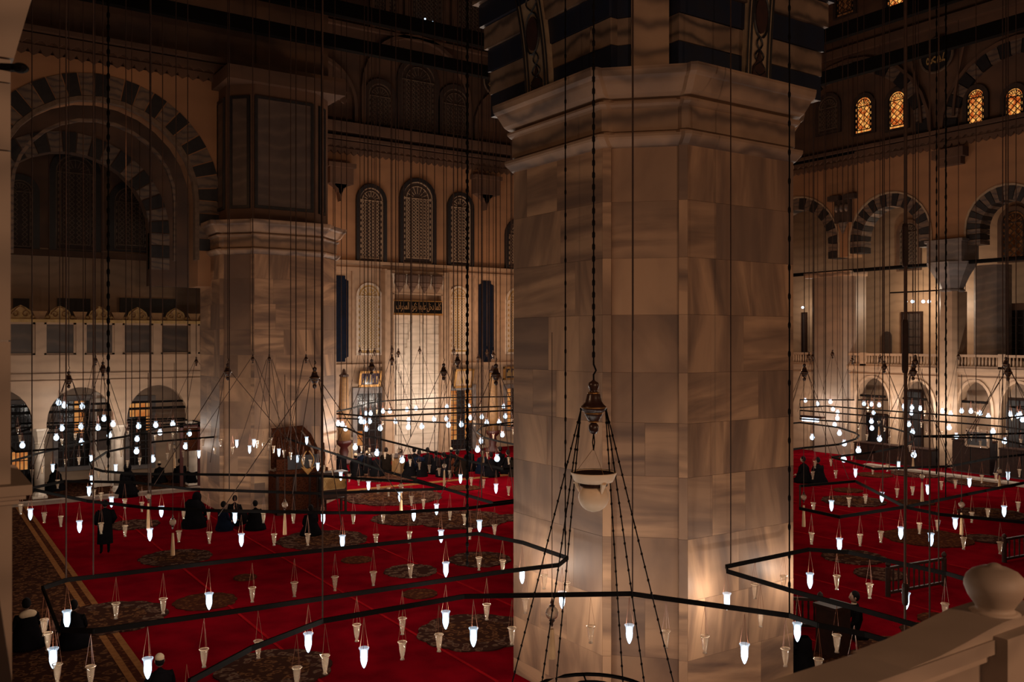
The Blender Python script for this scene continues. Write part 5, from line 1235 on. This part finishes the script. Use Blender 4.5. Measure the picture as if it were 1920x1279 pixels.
# ------------------------------------------------------------------ furniture
# wooden pulpit chair against the second pier
pb = onZ(535, 957, 0); PX0, PX1 = 12.25, 14.35
yf = 35.0; t = thing('wooden_pulpit', (13.3, yf, 0), 'carved reddish wooden preaching chair against the second pier', 'pulpit')
Pp = frY(yf)
def bx(name, a, b, w0, w1, z0, z1, mat, lab=None):
    m_ = MB(); m_.fbox(Pp, a, b, w0, w1, z0, z1); return m_.build(name, M[mat], t, label=lab)
for i in range(3):
    a = PX0+.05+i*.67; bx('front_panel', a+.03, a+.63, .02, .08, .15, 1.55, 'redwood')
for a in (PX0, PX0+.67, PX0+1.34, PX1-.09): bx('panel_stile', a, a+.09, -.02, .12, 0, 1.75, 'wood')
bx('base_board', PX0, PX1, -.03, .12, 0, .14, 'wood'); bx('cornice_board', PX0-.05, PX1+.05, -.06, .14, 1.62, 1.78, 'redwood')
bx('side_panel', PX0, PX0+.06, .1, 1.0, 0, 1.7, 'redwood'); bx('side_panel', PX1-.06, PX1, .1, 1.0, 0, 1.7, 'redwood')
bx('seat_platform', PX0, PX1, .1, 1.0, 1.5, 1.58, 'wood')
bx('parapet_board', PX0+.45, PX1-.3, .02, .06, 1.8, 2.35, 'black'); bx('left_arm', PX0, PX0+.45, .0, .07, 1.8, 2.25, 'redwood')
m_ = MB(); m_.fprism(Pp, [(PX0,1.8),(PX0+.08,1.8),(PX0+.08,3.0),(PX0+.45,3.25),(PX1-.8,3.3),(PX1-.5,2.9),(PX1-.28,2.4),(PX1-.2,1.8),(PX1-.02,1.8),(PX1-.12,2.5),(PX1-.45,3.15),(PX1-.8,3.5),(PX0,3.45)], .55, .65); m_.build('canopy_arch', M['redwood'], t)
m_ = MB(); m_.fprism(Pp, [(PX0+.08,1.8),(PX1-.2,1.8),(PX1-.28,2.4),(PX1-.5,2.9),(PX1-.8,3.3),(PX0+.45,3.25),(PX0+.08,3.0)], .9, .95); m_.build('back_panel', M['redwood'], t)
m_ = MB(); m_.lathe([(.07,1.8),(.05,2.0),(.08,2.2),(.05,2.5),(.03,2.8)], 8, (PX1-.1, yf+.05, 0)); m_.build('turned_post', M['redwood'], t)
m_ = MB(); pc = Pp(PX0+1.25, -.12, 2.2)
for s_ in (-1, 1): m_.tube([pc+Vector((s_*(.06+.2*math.sin(k*.45)), 0, -.45+.11*k)) for k in range(8)], .03, 5)
m_.fprism(Pp, [(pc.x-.3,1.9),(pc.x,1.55),(pc.x+.3,1.9),(pc.x,1.8)], -.15, -.08); m_.build('carved_crest', M['gold'], t)
# latticed book stand right of the pulpit
lb = onZ(626, 962, 0); t = thing('book_cabinet', lb, 'dark low cabinet with gilt lattice panel right of the pulpit', 'cabinet')
def lx(name, x0, x1, y0, y1, z0, z1, mat):
    m_ = MB(); m_.box(lb.x+x0, lb.x+x1, lb.y+y0, lb.y+y1, z0, z1); return m_.build(name, M[mat], t)
for x in (-.55, .47):
    for y in (-.05, .4): lx('leg', x, x+.08, y, y+.08, 0, 1.6, 'wood')
lx('top_board', -.6, .6, -.1, .5, 1.58, 1.66, 'wood'); lx('lower_shelf', -.5, .5, -.02, .45, .55, .6, 'wood'); lx('front_board', -.5, .5, -.04, 0, .62, .95, 'wood'); lx('back_board', -.5, .5, .4, .44, .6, 1.58, 'black')
m_ = MB()
for i in range(13):
    u = lb.x-.46+i*.077; m_.bar((u, lb.y-.05, .98), (min(u+.3, lb.x+.5), lb.y-.05, 1.42), .012, .012); m_.bar((u, lb.y-.05, 1.42), (min(u+.3, lb.x+.5), lb.y-.05, .98), .012, .012)
m_.build('lattice', M['gold'], t, kind='stuff'); lx('lattice_backing', -.5, .5, -.03, -.01, .95, 1.46, 'goldp')
# giant candles flanking the niche
for i, (px, py0, py1) in enumerate(((645, 868, 697), (924, 868, 690))):
    b = onD(px, py0, depY(px, 47.6)); zt = onD(px, py1, depY(px, 47.6)).z; b.z = 0
    t = thing('giant_candle', b, 'tall beeswax candle on a red stand '+('left' if i == 0 else 'right')+' of the prayer niche', 'candle')
    m_ = MB(); m_.lathe([(.55,0),(.5,.15),(.2,.4),(.28,.7),(.2,.95),(.42,1.15),(.45,1.35)], 14, b); m_.build('stand', M['red'], t, smooth=True)
    m_ = MB(); m_.lathe([(.36,1.35),(.34,2.2),(.24,zt-.45),(.22,zt-.3)], 14, b); m_.build('candle_shaft', M['candle'], t, smooth=True)
    m_ = MB(); m_.lathe([(.27,zt-.3),(.27,zt-.2),(.12,zt-.1),(.08,zt+.1),(.02,zt+.15)], 10, b); m_.build('snuffer_cap', M['turned'], t)
# lectern, benches, shelves
def bench(p0, p1_, base, z1, X, label, name='low_bench', mat='wood', dep=.8):
    a, b = sorted((YatX(p0, X), YatX(p1_, X))); t = thing(name, (X, (a+b)/2, 0), label, name.split('_')[-1])
    m_ = MB(); m_.box(X, X+dep, a, b, z1-.08, z1); m_.build('top_board', M[mat], t)
    n = max(2, int((b-a)/.9)); 
    for i in range(n):
        m_ = MB(); m_.box(X+.03, X+.07, a+(b-a)*i/n+.03, a+(b-a)*(i+1)/n-.03, .06, z1-.1); m_.build('front_panel', M[mat], t)
    m_ = MB(); m_.box(X+.08, X+dep, a+.02, b-.02, 0, z1-.1); m_.build('carcass', M['black'], t); return t
bench(1600, 1746, 0, 1.05, 46.4, 'long dark low shelf unit in the right arcade, left part', 'book_shelf')
bench(1784, 1856, 0, 1.75, 46.6, 'tall dark shelf unit between the tall column and right end', 'book_shelf')
bench(1872, 1960, 0, 1.5, 46.6, 'dark shelf unit at the right picture edge', 'book_shelf')
m_ = MB(); m_.box(44.2, 44.8, 12, 30.5, 0, .14); tag(m_.build('marble_step', M['near']), 'low marble step along the right arcade', 'step', kind='structure')
X = 46.2; a, b = sorted((YatX(1812, X), YatX(1853, X))); z0, z1 = onX(1832, 838, X).z, onX(1832, 808, X).z
t = thing('wall_cabinet', (X, (a+b)/2, z0), 'small framed glass case standing in the right arcade', 'cabinet')
m_ = MB(); m_.box(X, X+.4, a, b, z0, z1); m_.build('case_body', M['black'], t)
m_ = MB()
for q in ((a-.06, a+.06, z0, z1), (b-.06, b+.06, z0, z1), (a, b, z1-.08, z1+.04), (a, b, z0-.04, z0+.06)): m_.box(X-.05, X, *q)
m_.build('case_frame', M['qibla'], t)
lc = onZ(747, 893, 0); t = thing('lectern', lc, 'tan box lectern standing before the worshippers', 'lectern')
m_ = MB(); m_.box(lc.x-.28, lc.x+.28, lc.y-.2, lc.y+.2, 0, .95); m_.build('body', M['candle'], t); m_ = MB(); m_.hexa([(lc.x-.32,lc.y-.25,.95),(lc.x+.32,lc.y-.25,.95),(lc.x+.32,lc.y+.25,.95),(lc.x-.32,lc.y+.25,.95),(lc.x-.32,lc.y-.25,1.0),(lc.x+.32,lc.y-.25,1.0),(lc.x+.32,lc.y+.25,1.15),(lc.x-.32,lc.y+.25,1.15)]); m_.build('sloping_top', M['wood'], t)
# marble minbar behind the left column
X0 = XatY(176, 46.5); X1 = XatY(232, 46.5); zt = zY(200, 735, 46.5)
t = thing('marble_pulpit', ((X0+X1)/2, 46.5, 0), 'narrow pale marble pulpit with canopy in the left arcade', 'pulpit', kind=None)
m_ = MB(); m_.box(X0, X0+.1, 46.4, 46.5, 0, zt); m_.build('post', M['white'], t); m_ = MB(); m_.box(X0+.75, X0+.85, 46.4, 46.5, 0, zt); m_.build('post', M['white'], t)
m_ = MB(); m_.box(X0-.1, X0+.95, 46.3, 46.6, zt-.15, zt); m_.box(X0-.1, X0+.95, 46.3, 46.6, zt-.5, zt-.3); m_.build('canopy_beam', M['white'], t)
m_ = MB(); m_.fprism(frY(46.45), [(X0,0),(X1,0),(X1,1.2),(X0+.85,3.1),(X0,3.1)], .1, .5); m_.build('stair_side', M['white'], t)
m_ = MB(); m_.fprism(frY(46.4), arch_poly(X0+.42, .3, 1.8, 3.2, 8), -.02, .15); m_.build('niche_opening', M['recess'], t)  # flat plate coloured dark for the shade inside the opening
# red doorway at left of second pier
X0, X1 = XatY(336, 44.2), XatY(374, 44.2); zt = zY(355, 795, 44.2)
t = thing('red_doorway', ((X0+X1)/2, 44.2, 0), 'red lacquered wooden door frame left of the second pier', 'doorway')
for x in (X0, X1-.12):
    m_ = MB(); m_.box(x, x+.14, 44.0, 44.12, 0, zt); m_.build('jamb', M['red'], t)
m_ = MB(); m_.box(X0, X1, 44.0, 44.12, zt-.15, zt); m_.build('lintel', M['red'], t)
m_ = MB(); m_.box(X0+.1, X1-.1, 44.1, 44.14, zt-1.3, zt-.2); m_.build('curtain', M['redwood'], t)
# mats and pale floor cushions in left arcade
for i, (p0, p1_, y) in enumerate(((122, 165, 898), (255, 290, 889))):
    a = onZ(p0, y, 0); b = onZ(p1_, y, 0); m_ = MB(); m_.box(min(a.x, b.x), max(a.x, b.x), a.y-.15, a.y+.15, .05, .3); t_ = tag(m_.build('floor_bench', M['candle']), 'low pale bench in the left arcade, '+['left', 'right'][i], 'bench')
# wooden railings on the right carpet
def railing(a, b, h, label, n):
    t = thing('wooden_railing', (a+b)/2, label, 'railing'); u = (b-a)/n
    for q, nm in ((a, 'post'), (b, 'post')):
        m_ = MB(); m_.lathe([(.07,0),(.07,h*.92),(.045,h*.95),(.075,h*1.02),(.06,h*1.08),(.02,h*1.13)], 8, q); m_.build(nm, M['wood'], t)
    m_ = MB(); m_.bar(a+Vector((0,0,h*.9)), b+Vector((0,0,h*.9)), .08, .07); m_.build('handrail', M['wood'], t)
    m_ = MB(); m_.bar(a+Vector((0,0,.1)), b+Vector((0,0,.1)), .07, .07); m_.build('bottom_rail', M['wood'], t)
    for i in range(1, n):
        m_ = MB(); q = a+u*i; m_.lathe([(.02,.13),(.03,.3),(.022,.45),(.034,.6),(.02,h*.86)], 6, q); m_.build('baluster', M['wood'], t)
railing(onZ(1665,1119,0), onZ(1770,1099,0), .86, 'dark wooden railing with balusters in front of the right carpet medallion', 11)
railing(onZ(1883,1055,0), onZ(1975,1038,0), .80, 'dark wooden railing cut by the right picture edge', 10)
railing(onZ(1450,1178,0), onZ(1538,1182,0), .82, 'short dark railing partly hidden behind the near pier', 8)
q = onZ(1562, 1226, 0); t = thing('wooden_desk', q, 'dark tall wooden desk beside the seated man at right', 'desk')
m_ = MB(); m_.box(q.x-.28, q.x+.28, q.y-.25, q.y+.25, 0, 1.05); m_.build('body', M['wood'], t); m_ = MB(); m_.box(q.x-.32, q.x+.32, q.y-.3, q.y+.3, 1.05, 1.12); m_.build('top_board', M['wood'], t)
c = onD(1602, 1238, 13.0); t = thing('dark_glass_bowl', c, 'dark glass bowl lamp on cords just above the balustrade', 'lamp')
m_ = MB(); m_.lathe([(.02,-.06),(.06,-.05),(.085,0),(.09,.04)], 12, c); m_.build('bowl', M['black'], t, smooth=True)
for k_ in range(3):
    a = 2*PI*k_/3; m_ = MB(); m_.tube([c+Vector((.09*math.cos(a), .09*math.sin(a), .04)), c+Vector((0,0,.5))], .004, 3); m_.build('cord', M['thin'], t)
# ------------------------------------------------------------------ people
def skin_mesh(joints, edges, radii, sub=1):
    me = bpy.data.meshes.new('tmp'); me.from_pydata(joints, edges, []); o = bpy.data.objects.new('tmp', me); C.objects.link(o)
    md = o.modifiers.new('s', 'SKIN'); md.use_smooth_shade = True
    for i, r in enumerate(radii):
        v = me.skin_vertices[0].data[i]; v.radius = (r, r) if not isinstance(r, tuple) else r; v.use_root = (i == 0)
    sb = o.modifiers.new('u', 'SUBSURF'); sb.levels = sub
    bpy.context.view_layer.update()
    e = bpy.data.meshes.new_from_object(o.evaluated_get(bpy.context.evaluated_depsgraph_get()))
    vs = [tuple(v.co) for v in e.vertices]; fs = [tuple(p.vertices) for p in e.polygons]
    bpy.data.objects.remove(o); return vs, fs
def figure_meshes(pose):
    """returns body mesh builder (faces +Y) and head centre"""
    if pose == 'stand':
        J = [((0,0,.95),(.15,.11)),((0,0,1.15),(.15,.11)),((0,-.01,1.36),(.18,.12)),((0,0,1.47),(.07,.07)),((0,.01,1.54),(.055,.055)),
             ((-.19,0,1.42),.065),((-.25,.02,1.14),.05),((-.20,.14,.98),.036),((.19,0,1.42),.065),((.25,.02,1.14),.05),((.20,.14,.98),.036),
             ((-.10,0,.86),.095),((-.11,.02,.48),.062),((-.11,0,.10),.042),((-.12,.13,.04),.036),((.10,0,.86),.095),((.11,.02,.48),.062),((.11,0,.10),.042),((.12,.13,.04),.036)]
        E = [(0,1),(1,2),(2,3),(3,4),(2,5),(5,6),(6,7),(2,8),(8,9),(9,10),(0,11),(11,12),(12,13),(13,14),(0,15),(15,16),(16,17),(17,18)]
        head = Vector((0,.02,1.65)); hands = [(Vector((-.20,.14,.98)), Vector((.05,.06,-.15))), (Vector((.20,.14,.98)), Vector((-.05,.06,-.15)))]
    elif pose == 'kneel':
        J = [((0,-.08,.24),(.18,.15)),((0,-.05,.42),(.16,.12)),((0,-.02,.64),(.19,.12)),((0,0,.75),(.07,.07)),((0,.02,.82),(.055,.055)),
             ((-.20,0,.70),.065),((-.26,.06,.44),.052),((-.15,.24,.32),.036),((.20,0,.70),.065),((.26,.06,.44),.052),((.15,.24,.32),.036),
             ((-.12,.06,.20),.10),((-.17,.38,.12),.075),((-.14,.05,.08),.055),((-.10,-.26,.06),.045),((.12,.06,.20),.10),((.17,.38,.12),.075),((.14,.05,.08),.055),((.10,-.26,.06),.045)]
        E = [(0,1),(1,2),(2,3),(3,4),(2,5),(5,6),(6,7),(2,8),(8,9),(9,10),(0,11),(11,12),(12,13),(13,14),(0,15),(15,16),(16,17),(17,18)]
        head = Vector((0,.04,.94)); hands = [(Vector((-.15,.24,.32)), Vector((.03,.15,-.05))), (Vector((.15,.24,.32)), Vector((-.03,.15,-.05)))]
    else:  # bow: sitting bent forward
        J = [((0,-.08,.24),(.18,.15)),((0,.02,.40),(.16,.13)),((0,.16,.55),(.19,.12)),((0,.25,.62),(.07,.07)),((0,.31,.66),(.055,.055)),
             ((-.20,.18,.56),.065),((-.27,.26,.32),.052),((-.15,.40,.24),.036),((.20,.18,.56),.065),((.27,.26,.32),.052),((.15,.40,.24),.036),
             ((-.13,.06,.20),.10),((-.25,.34,.16),.075),((-.08,.30,.08),.055),((.08,.26,.06),.045),((.13,.06,.20),.10),((.25,.34,.16),.075),((.10,.38,.08),.055),((-.06,.36,.06),.045)]
        E = [(0,1),(1,2),(2,3),(3,4),(2,5),(5,6),(6,7),(2,8),(8,9),(9,10),(0,11),(11,12),(12,13),(13,14),(0,15),(15,16),(16,17),(17,18)]
        head = Vector((0,.40,.74)); hands = [(Vector((-.15,.40,.24)), Vector((.05,.12,-.03))), (Vector((.15,.40,.24)), Vector((-.05,.12,-.03)))]
    mb = MB()
    vs, fs = skin_mesh([j[0] for j in J], E, [j[1] for j in J], 1)
    mb.cur = 0; mb.add(vs, fs)
    mb.cur = 1   # head, ears, nose, hands
    mb.ball(head, .105, 14, (.80,.98,1.18), 10)
    mb.ball(head+Vector((0,.10,-.01)), .02, 6, (.7,1.1,1.4), 5)
    for s_ in (-1, 1): mb.ball(head+Vector((s_*.085,-.005,-.01)), .028, 6, (.4,.8,1.2), 5)
    for wr, dr in hands:
        dn = dr.normalized(); side = dn.cross(Vector((0,0,1))).normalized(); s_ = 1 if wr.x < 0 else -1
        mb.tube([wr, wr+dn*.04, wr+dn*.09], [.028,.038,.034], 8)
        for f in range(4):
            L = (.065,.078,.073,.055)[f]; b = wr+dn*.085+side*((f-1.5)*.019)
            mb.tube([b, b+dn*L*.5+Vector((0,0,-.005)), b+dn*L+Vector((0,0,-.022))], [.0095,.009,.006], 6)
        b = wr+dn*.03+side*(.03*s_); mb.tube([b, b+side*(.03*s_)+dn*.03, b+side*(.035*s_)+dn*.06], [.012,.010,.007], 6)
    mb.cur = 2
    for s_ in (-1, 1): mb.ball(head+Vector((s_*.034,.093,.01)), .011, 6, (1.2,.6,.7), 4)
    mb.ball(head+Vector((0,.092,-.055)), .02, 6, (1.1,.4,.25), 4)
    return mb, head
POSES = {p: figure_meshes(p) for p in ('stand', 'kneel', 'bow')}
cache = {}
def person(px, py, pose, label, face=PI, sc=1.0, cloth='cloth', hair='hair', coat=None, extra=None, group=None):
    """face: heading; 0 = towards +Y of the hall"""
    loc = onZ(px, py, 0)
    t = thing('person', loc, label, 'person', group, rz=face); t.scale = (sc,)*3
    mbp, head = POSES[pose]
    def sub(key, name, fn, mat, smooth=True):
        k_ = (pose, key, cloth if key == 'body' else mat if isinstance(mat, str) else '')
        if k_ in cache: return inst(cache[k_], name, t)
        WL[t.name] = Vector((0,0,0)); m_ = fn()
        o = m_.build(name, [M[x] for x in mat] if isinstance(mat, list) else M[mat], t, smooth=smooth); o.location = (0,0,0)
        cache[k_] = o; return o
    sub('body', 'body', lambda: mbp, [cloth, 'skin', 'hair'])
    if hair == 'hood':
        def fn():
            m_ = MB(); m_.ball(head+Vector((0,-.01,.01)), .135, 14, (.92,1.0,1.15), 8)
            m_.lathe([(.22,-.30),(.19,-.2),(.11,-.10),(.10,-.02)], 12, head); return m_
        sub('hood'+(extra or 'cloth'), 'headscarf', fn, extra or 'cloth')
    elif hair == 'cap':
        def fn():
            m_ = MB(); m_.ball(head+Vector((0,-.01,.055)), .10, 14, (.86,1.02,.85), 7); return m_
        sub('cap', 'cap', fn, 'creamc')
        sub('hairlow', 'hair', lambda: MB().ball(head+Vector((0,-.022,-.005)), .105, 12, (.84,.88,.95), 7), 'hair')
    else:
        sub('hair', 'hair', lambda: MB().ball(head+Vector((0,-.02,.02)), .112, 12, (.84,.95,1.12), 8), 'hair')
    if coat == 'long':
        def fn():
            m_ = MB(); P_ = [(.235,.36),(.225,.7),(.205,1.0),(.215,1.25),(.20,1.40),(.10,1.49)]
            for i in range(len(P_)): pass
            b0 = len(m_.v); n = 16
            for r, z in P_:
                for k in range(n): a = 2*PI*k/n; m_.v.append((r*math.cos(a)*1.05, r*math.sin(a)*.72, z))
            for i in range(len(P_)-1):
                for k in range(n): m_.f.append((b0+i*n+k, b0+i*n+(k+1)%n, b0+(i+1)*n+(k+1)%n, b0+(i+1)*n+k)); m_.m.append(0)
            for s_ in (-1, 1): m_.tube([(s_*.2,0,1.41),(s_*.30,.0,1.16),(s_*.24,.13,1.0)], [.08,.078,.06], 8)
            return m_
        sub('coat', 'long_coat', fn, 'cloth')
    if coat == 'skirt':
        def fn():
            m_ = MB(); b0 = 0; n = 16
            for r, z in ((.37,0),(.36,.12),(.28,.3),(.22,.5),(.215,.66),(.12,.76)):
                for k in range(n): a = 2*PI*k/n; m_.v.append((r*math.cos(a)*(.9 if z < .4 else 1.05), r*math.sin(a)*(.85 if z < .4 else .68)+(.06 if z < .4 else 0), z))
            for i in range(5):
                for k in range(n): m_.f.append((i*n+k, i*n+(k+1)%n, (i+1)*n+(k+1)%n, (i+1)*n+k)); m_.m.append(0)
            return m_
        sub('skirt'+cloth, 'cloak', fn, cloth)
    if coat == 'hoodback':
        def fn():
            m_ = MB(); m_.ball(head+Vector((0,-.12,-.2)), .16, 14, (1.15,.55,.62), 8); return m_
        sub('hoodback', 'lowered_hood', fn, 'creamc')
        if True: sub('skirt'+cloth, 'cloak', lambda: MB().lathe([(.40,0),(.38,.12),(.28,.3),(.22,.5),(.21,.62),(.12,.74)], 14), cloth)
    if extra == 'collar':
        sub('collar', 'white_collar', lambda: MB().lathe([(.062,-.15),(.058,-.12)], 12, head, False), 'creamc')
    return t
V = 0.0
person(197, 1040, 'stand', 'standing man seen from behind in a long black coat on the red carpet', face=-YAW*0, coat='long')
person(50, 1214, 'kneel', 'person in black with a lowered cream hood sitting at bottom left', face=.2, coat='hoodback', sc=1.04)
person(138, 1212, 'kneel', 'person in dark clothes sitting right of the cream hooded one', face=-.3, coat='skirt', sc=.98)
person(300, 1333, 'kneel', 'person with a cream cap and dark coat at the bottom edge', face=0, hair='cap', coat='skirt')
person(418, 995, 'kneel', 'person in navy jacket sitting by the second pier, leftmost of group', face=-1.2, cloth='navy', coat='skirt')
person(440, 982, 'kneel', 'dark clothed person sitting just right of the navy jacket', face=-.6)
person(459, 990, 'bow', 'person bending forward in the middle of group by the second pier', face=.6)
person(479, 993, 'kneel', 'person in black sitting before the pulpit, right of the bending one', face=.2, coat='skirt')
person(583, 1004, 'kneel', 'person in black kneeling alone at right of the wooden pulpit', face=0, coat='skirt', sc=1.02)
person(195, 908, 'stand', 'man standing under the left arcade between marble columns', face=2.2, sc=.98)
person(238, 931, 'kneel', 'woman in wide black cloak sitting at the middle arcade column', face=-.8, hair='hood', coat='skirt', sc=1.35)
person(299, 906, 'kneel', 'person with a pale cap sitting in front of the pale low bench', face=.4, hair='cap', coat='skirt')
person(338, 905, 'kneel', 'dark person sitting left of the red doorway', face=.1, coat='skirt', sc=1.1)
person(360, 912, 'bow', 'dark person bending forward beside the red doorway', face=-.4, sc=1.1)
person(104, 921, 'kneel', 'person in black sitting right of the left arcade column', face=1.0, coat='skirt', sc=1.2)
person(62, 925, 'kneel', 'person in black sitting left of the left arcade column', face=-1.0, coat='skirt', sc=1.2)
person(362, 990, 'bow', 'dark cloaked person crouching at left foot of second pier', face=-.5, hair='hood', coat='skirt', sc=1.4)
desc = {0: 'leftmost'}
row = [(622,889,'kneel',1.15,'cloth','hair'),(641,893,'bow',1.2,'cloth','hair'),(667,885,'kneel',1.15,'cloth','cap'),(680,892,'kneel',1.1,'navy','hair'),(689,883,'kneel',1.15,'cloth','cap'),(706,890,'kneel',1.2,'cloth','hair'),
       (724,888,'kneel',1.2,'brownc','hair'),(752,884,'kneel',1.25,'cloth','hair'),(768,888,'kneel',1.1,'cloth','hair'),(786,893,'kneel',1.2,'navy','hair'),(802,888,'kneel',1.2,'cloth','hair'),(818,890,'kneel',1.15,'cloth','hair'),
       (833,886,'kneel',1.2,'cloth','hair'),(846,880,'kneel',1.2,'cloth','cap'),(858,890,'kneel',1.2,'rust','hair'),(868,902,'bow',1.15,'brownc','hood'),(880,889,'kneel',1.25,'cloth','hair'),(905,887,'kneel',1.2,'navy','hair'),
       (921,890,'kneel',1.2,'cloth','hair'),(938,886,'kneel',1.25,'cloth','hair'),(953,889,'kneel',1.2,'cloth','hair'),(968,886,'kneel',1.2,'brownc','hair'),(792,900,'bow',1.05,'cloth','hair'),(777,880,'kneel',1.2,'cloth','hair')]
row.sort()
for i, (px, py, ps, sc, cl, hr) in enumerate(row):
    py = 883+(i % 3)*5.5; sc *= .97
    what = {'cloth': 'black', 'navy': 'navy', 'brownc': 'dark brown', 'rust': 'rusty orange'}[cl]
    cap = {'hair': '', 'cap': ' and pale cap', 'hood': ' and headscarf'}[hr]
    person(px, py, ps, 'worshipper in %s%s, %s from left in the row before the niche' % (what, cap, ordinal(i)), face=(i*37 % 10-5)*.06, sc=sc, cloth=cl, hair=hr, coat='skirt', group='worshippers before the prayer niche')
person(1605, 1199, 'kneel', 'dark haired man in dark jacket with white collar at right, sitting upright', face=.9, extra='collar', sc=1.05)
person(1508, 1262, 'bow', 'dark figure bending at the foot of the near pier, right side', face=.3, coat='skirt', sc=1.0)
person(1507, 905, 'kneel', 'person in black sitting beside the near pier, left of two', face=.3, coat='skirt', sc=1.2)
person(1534, 907, 'kneel', 'person in black sitting beside the near pier, right of two', face=-.3, coat='skirt', sc=1.2)
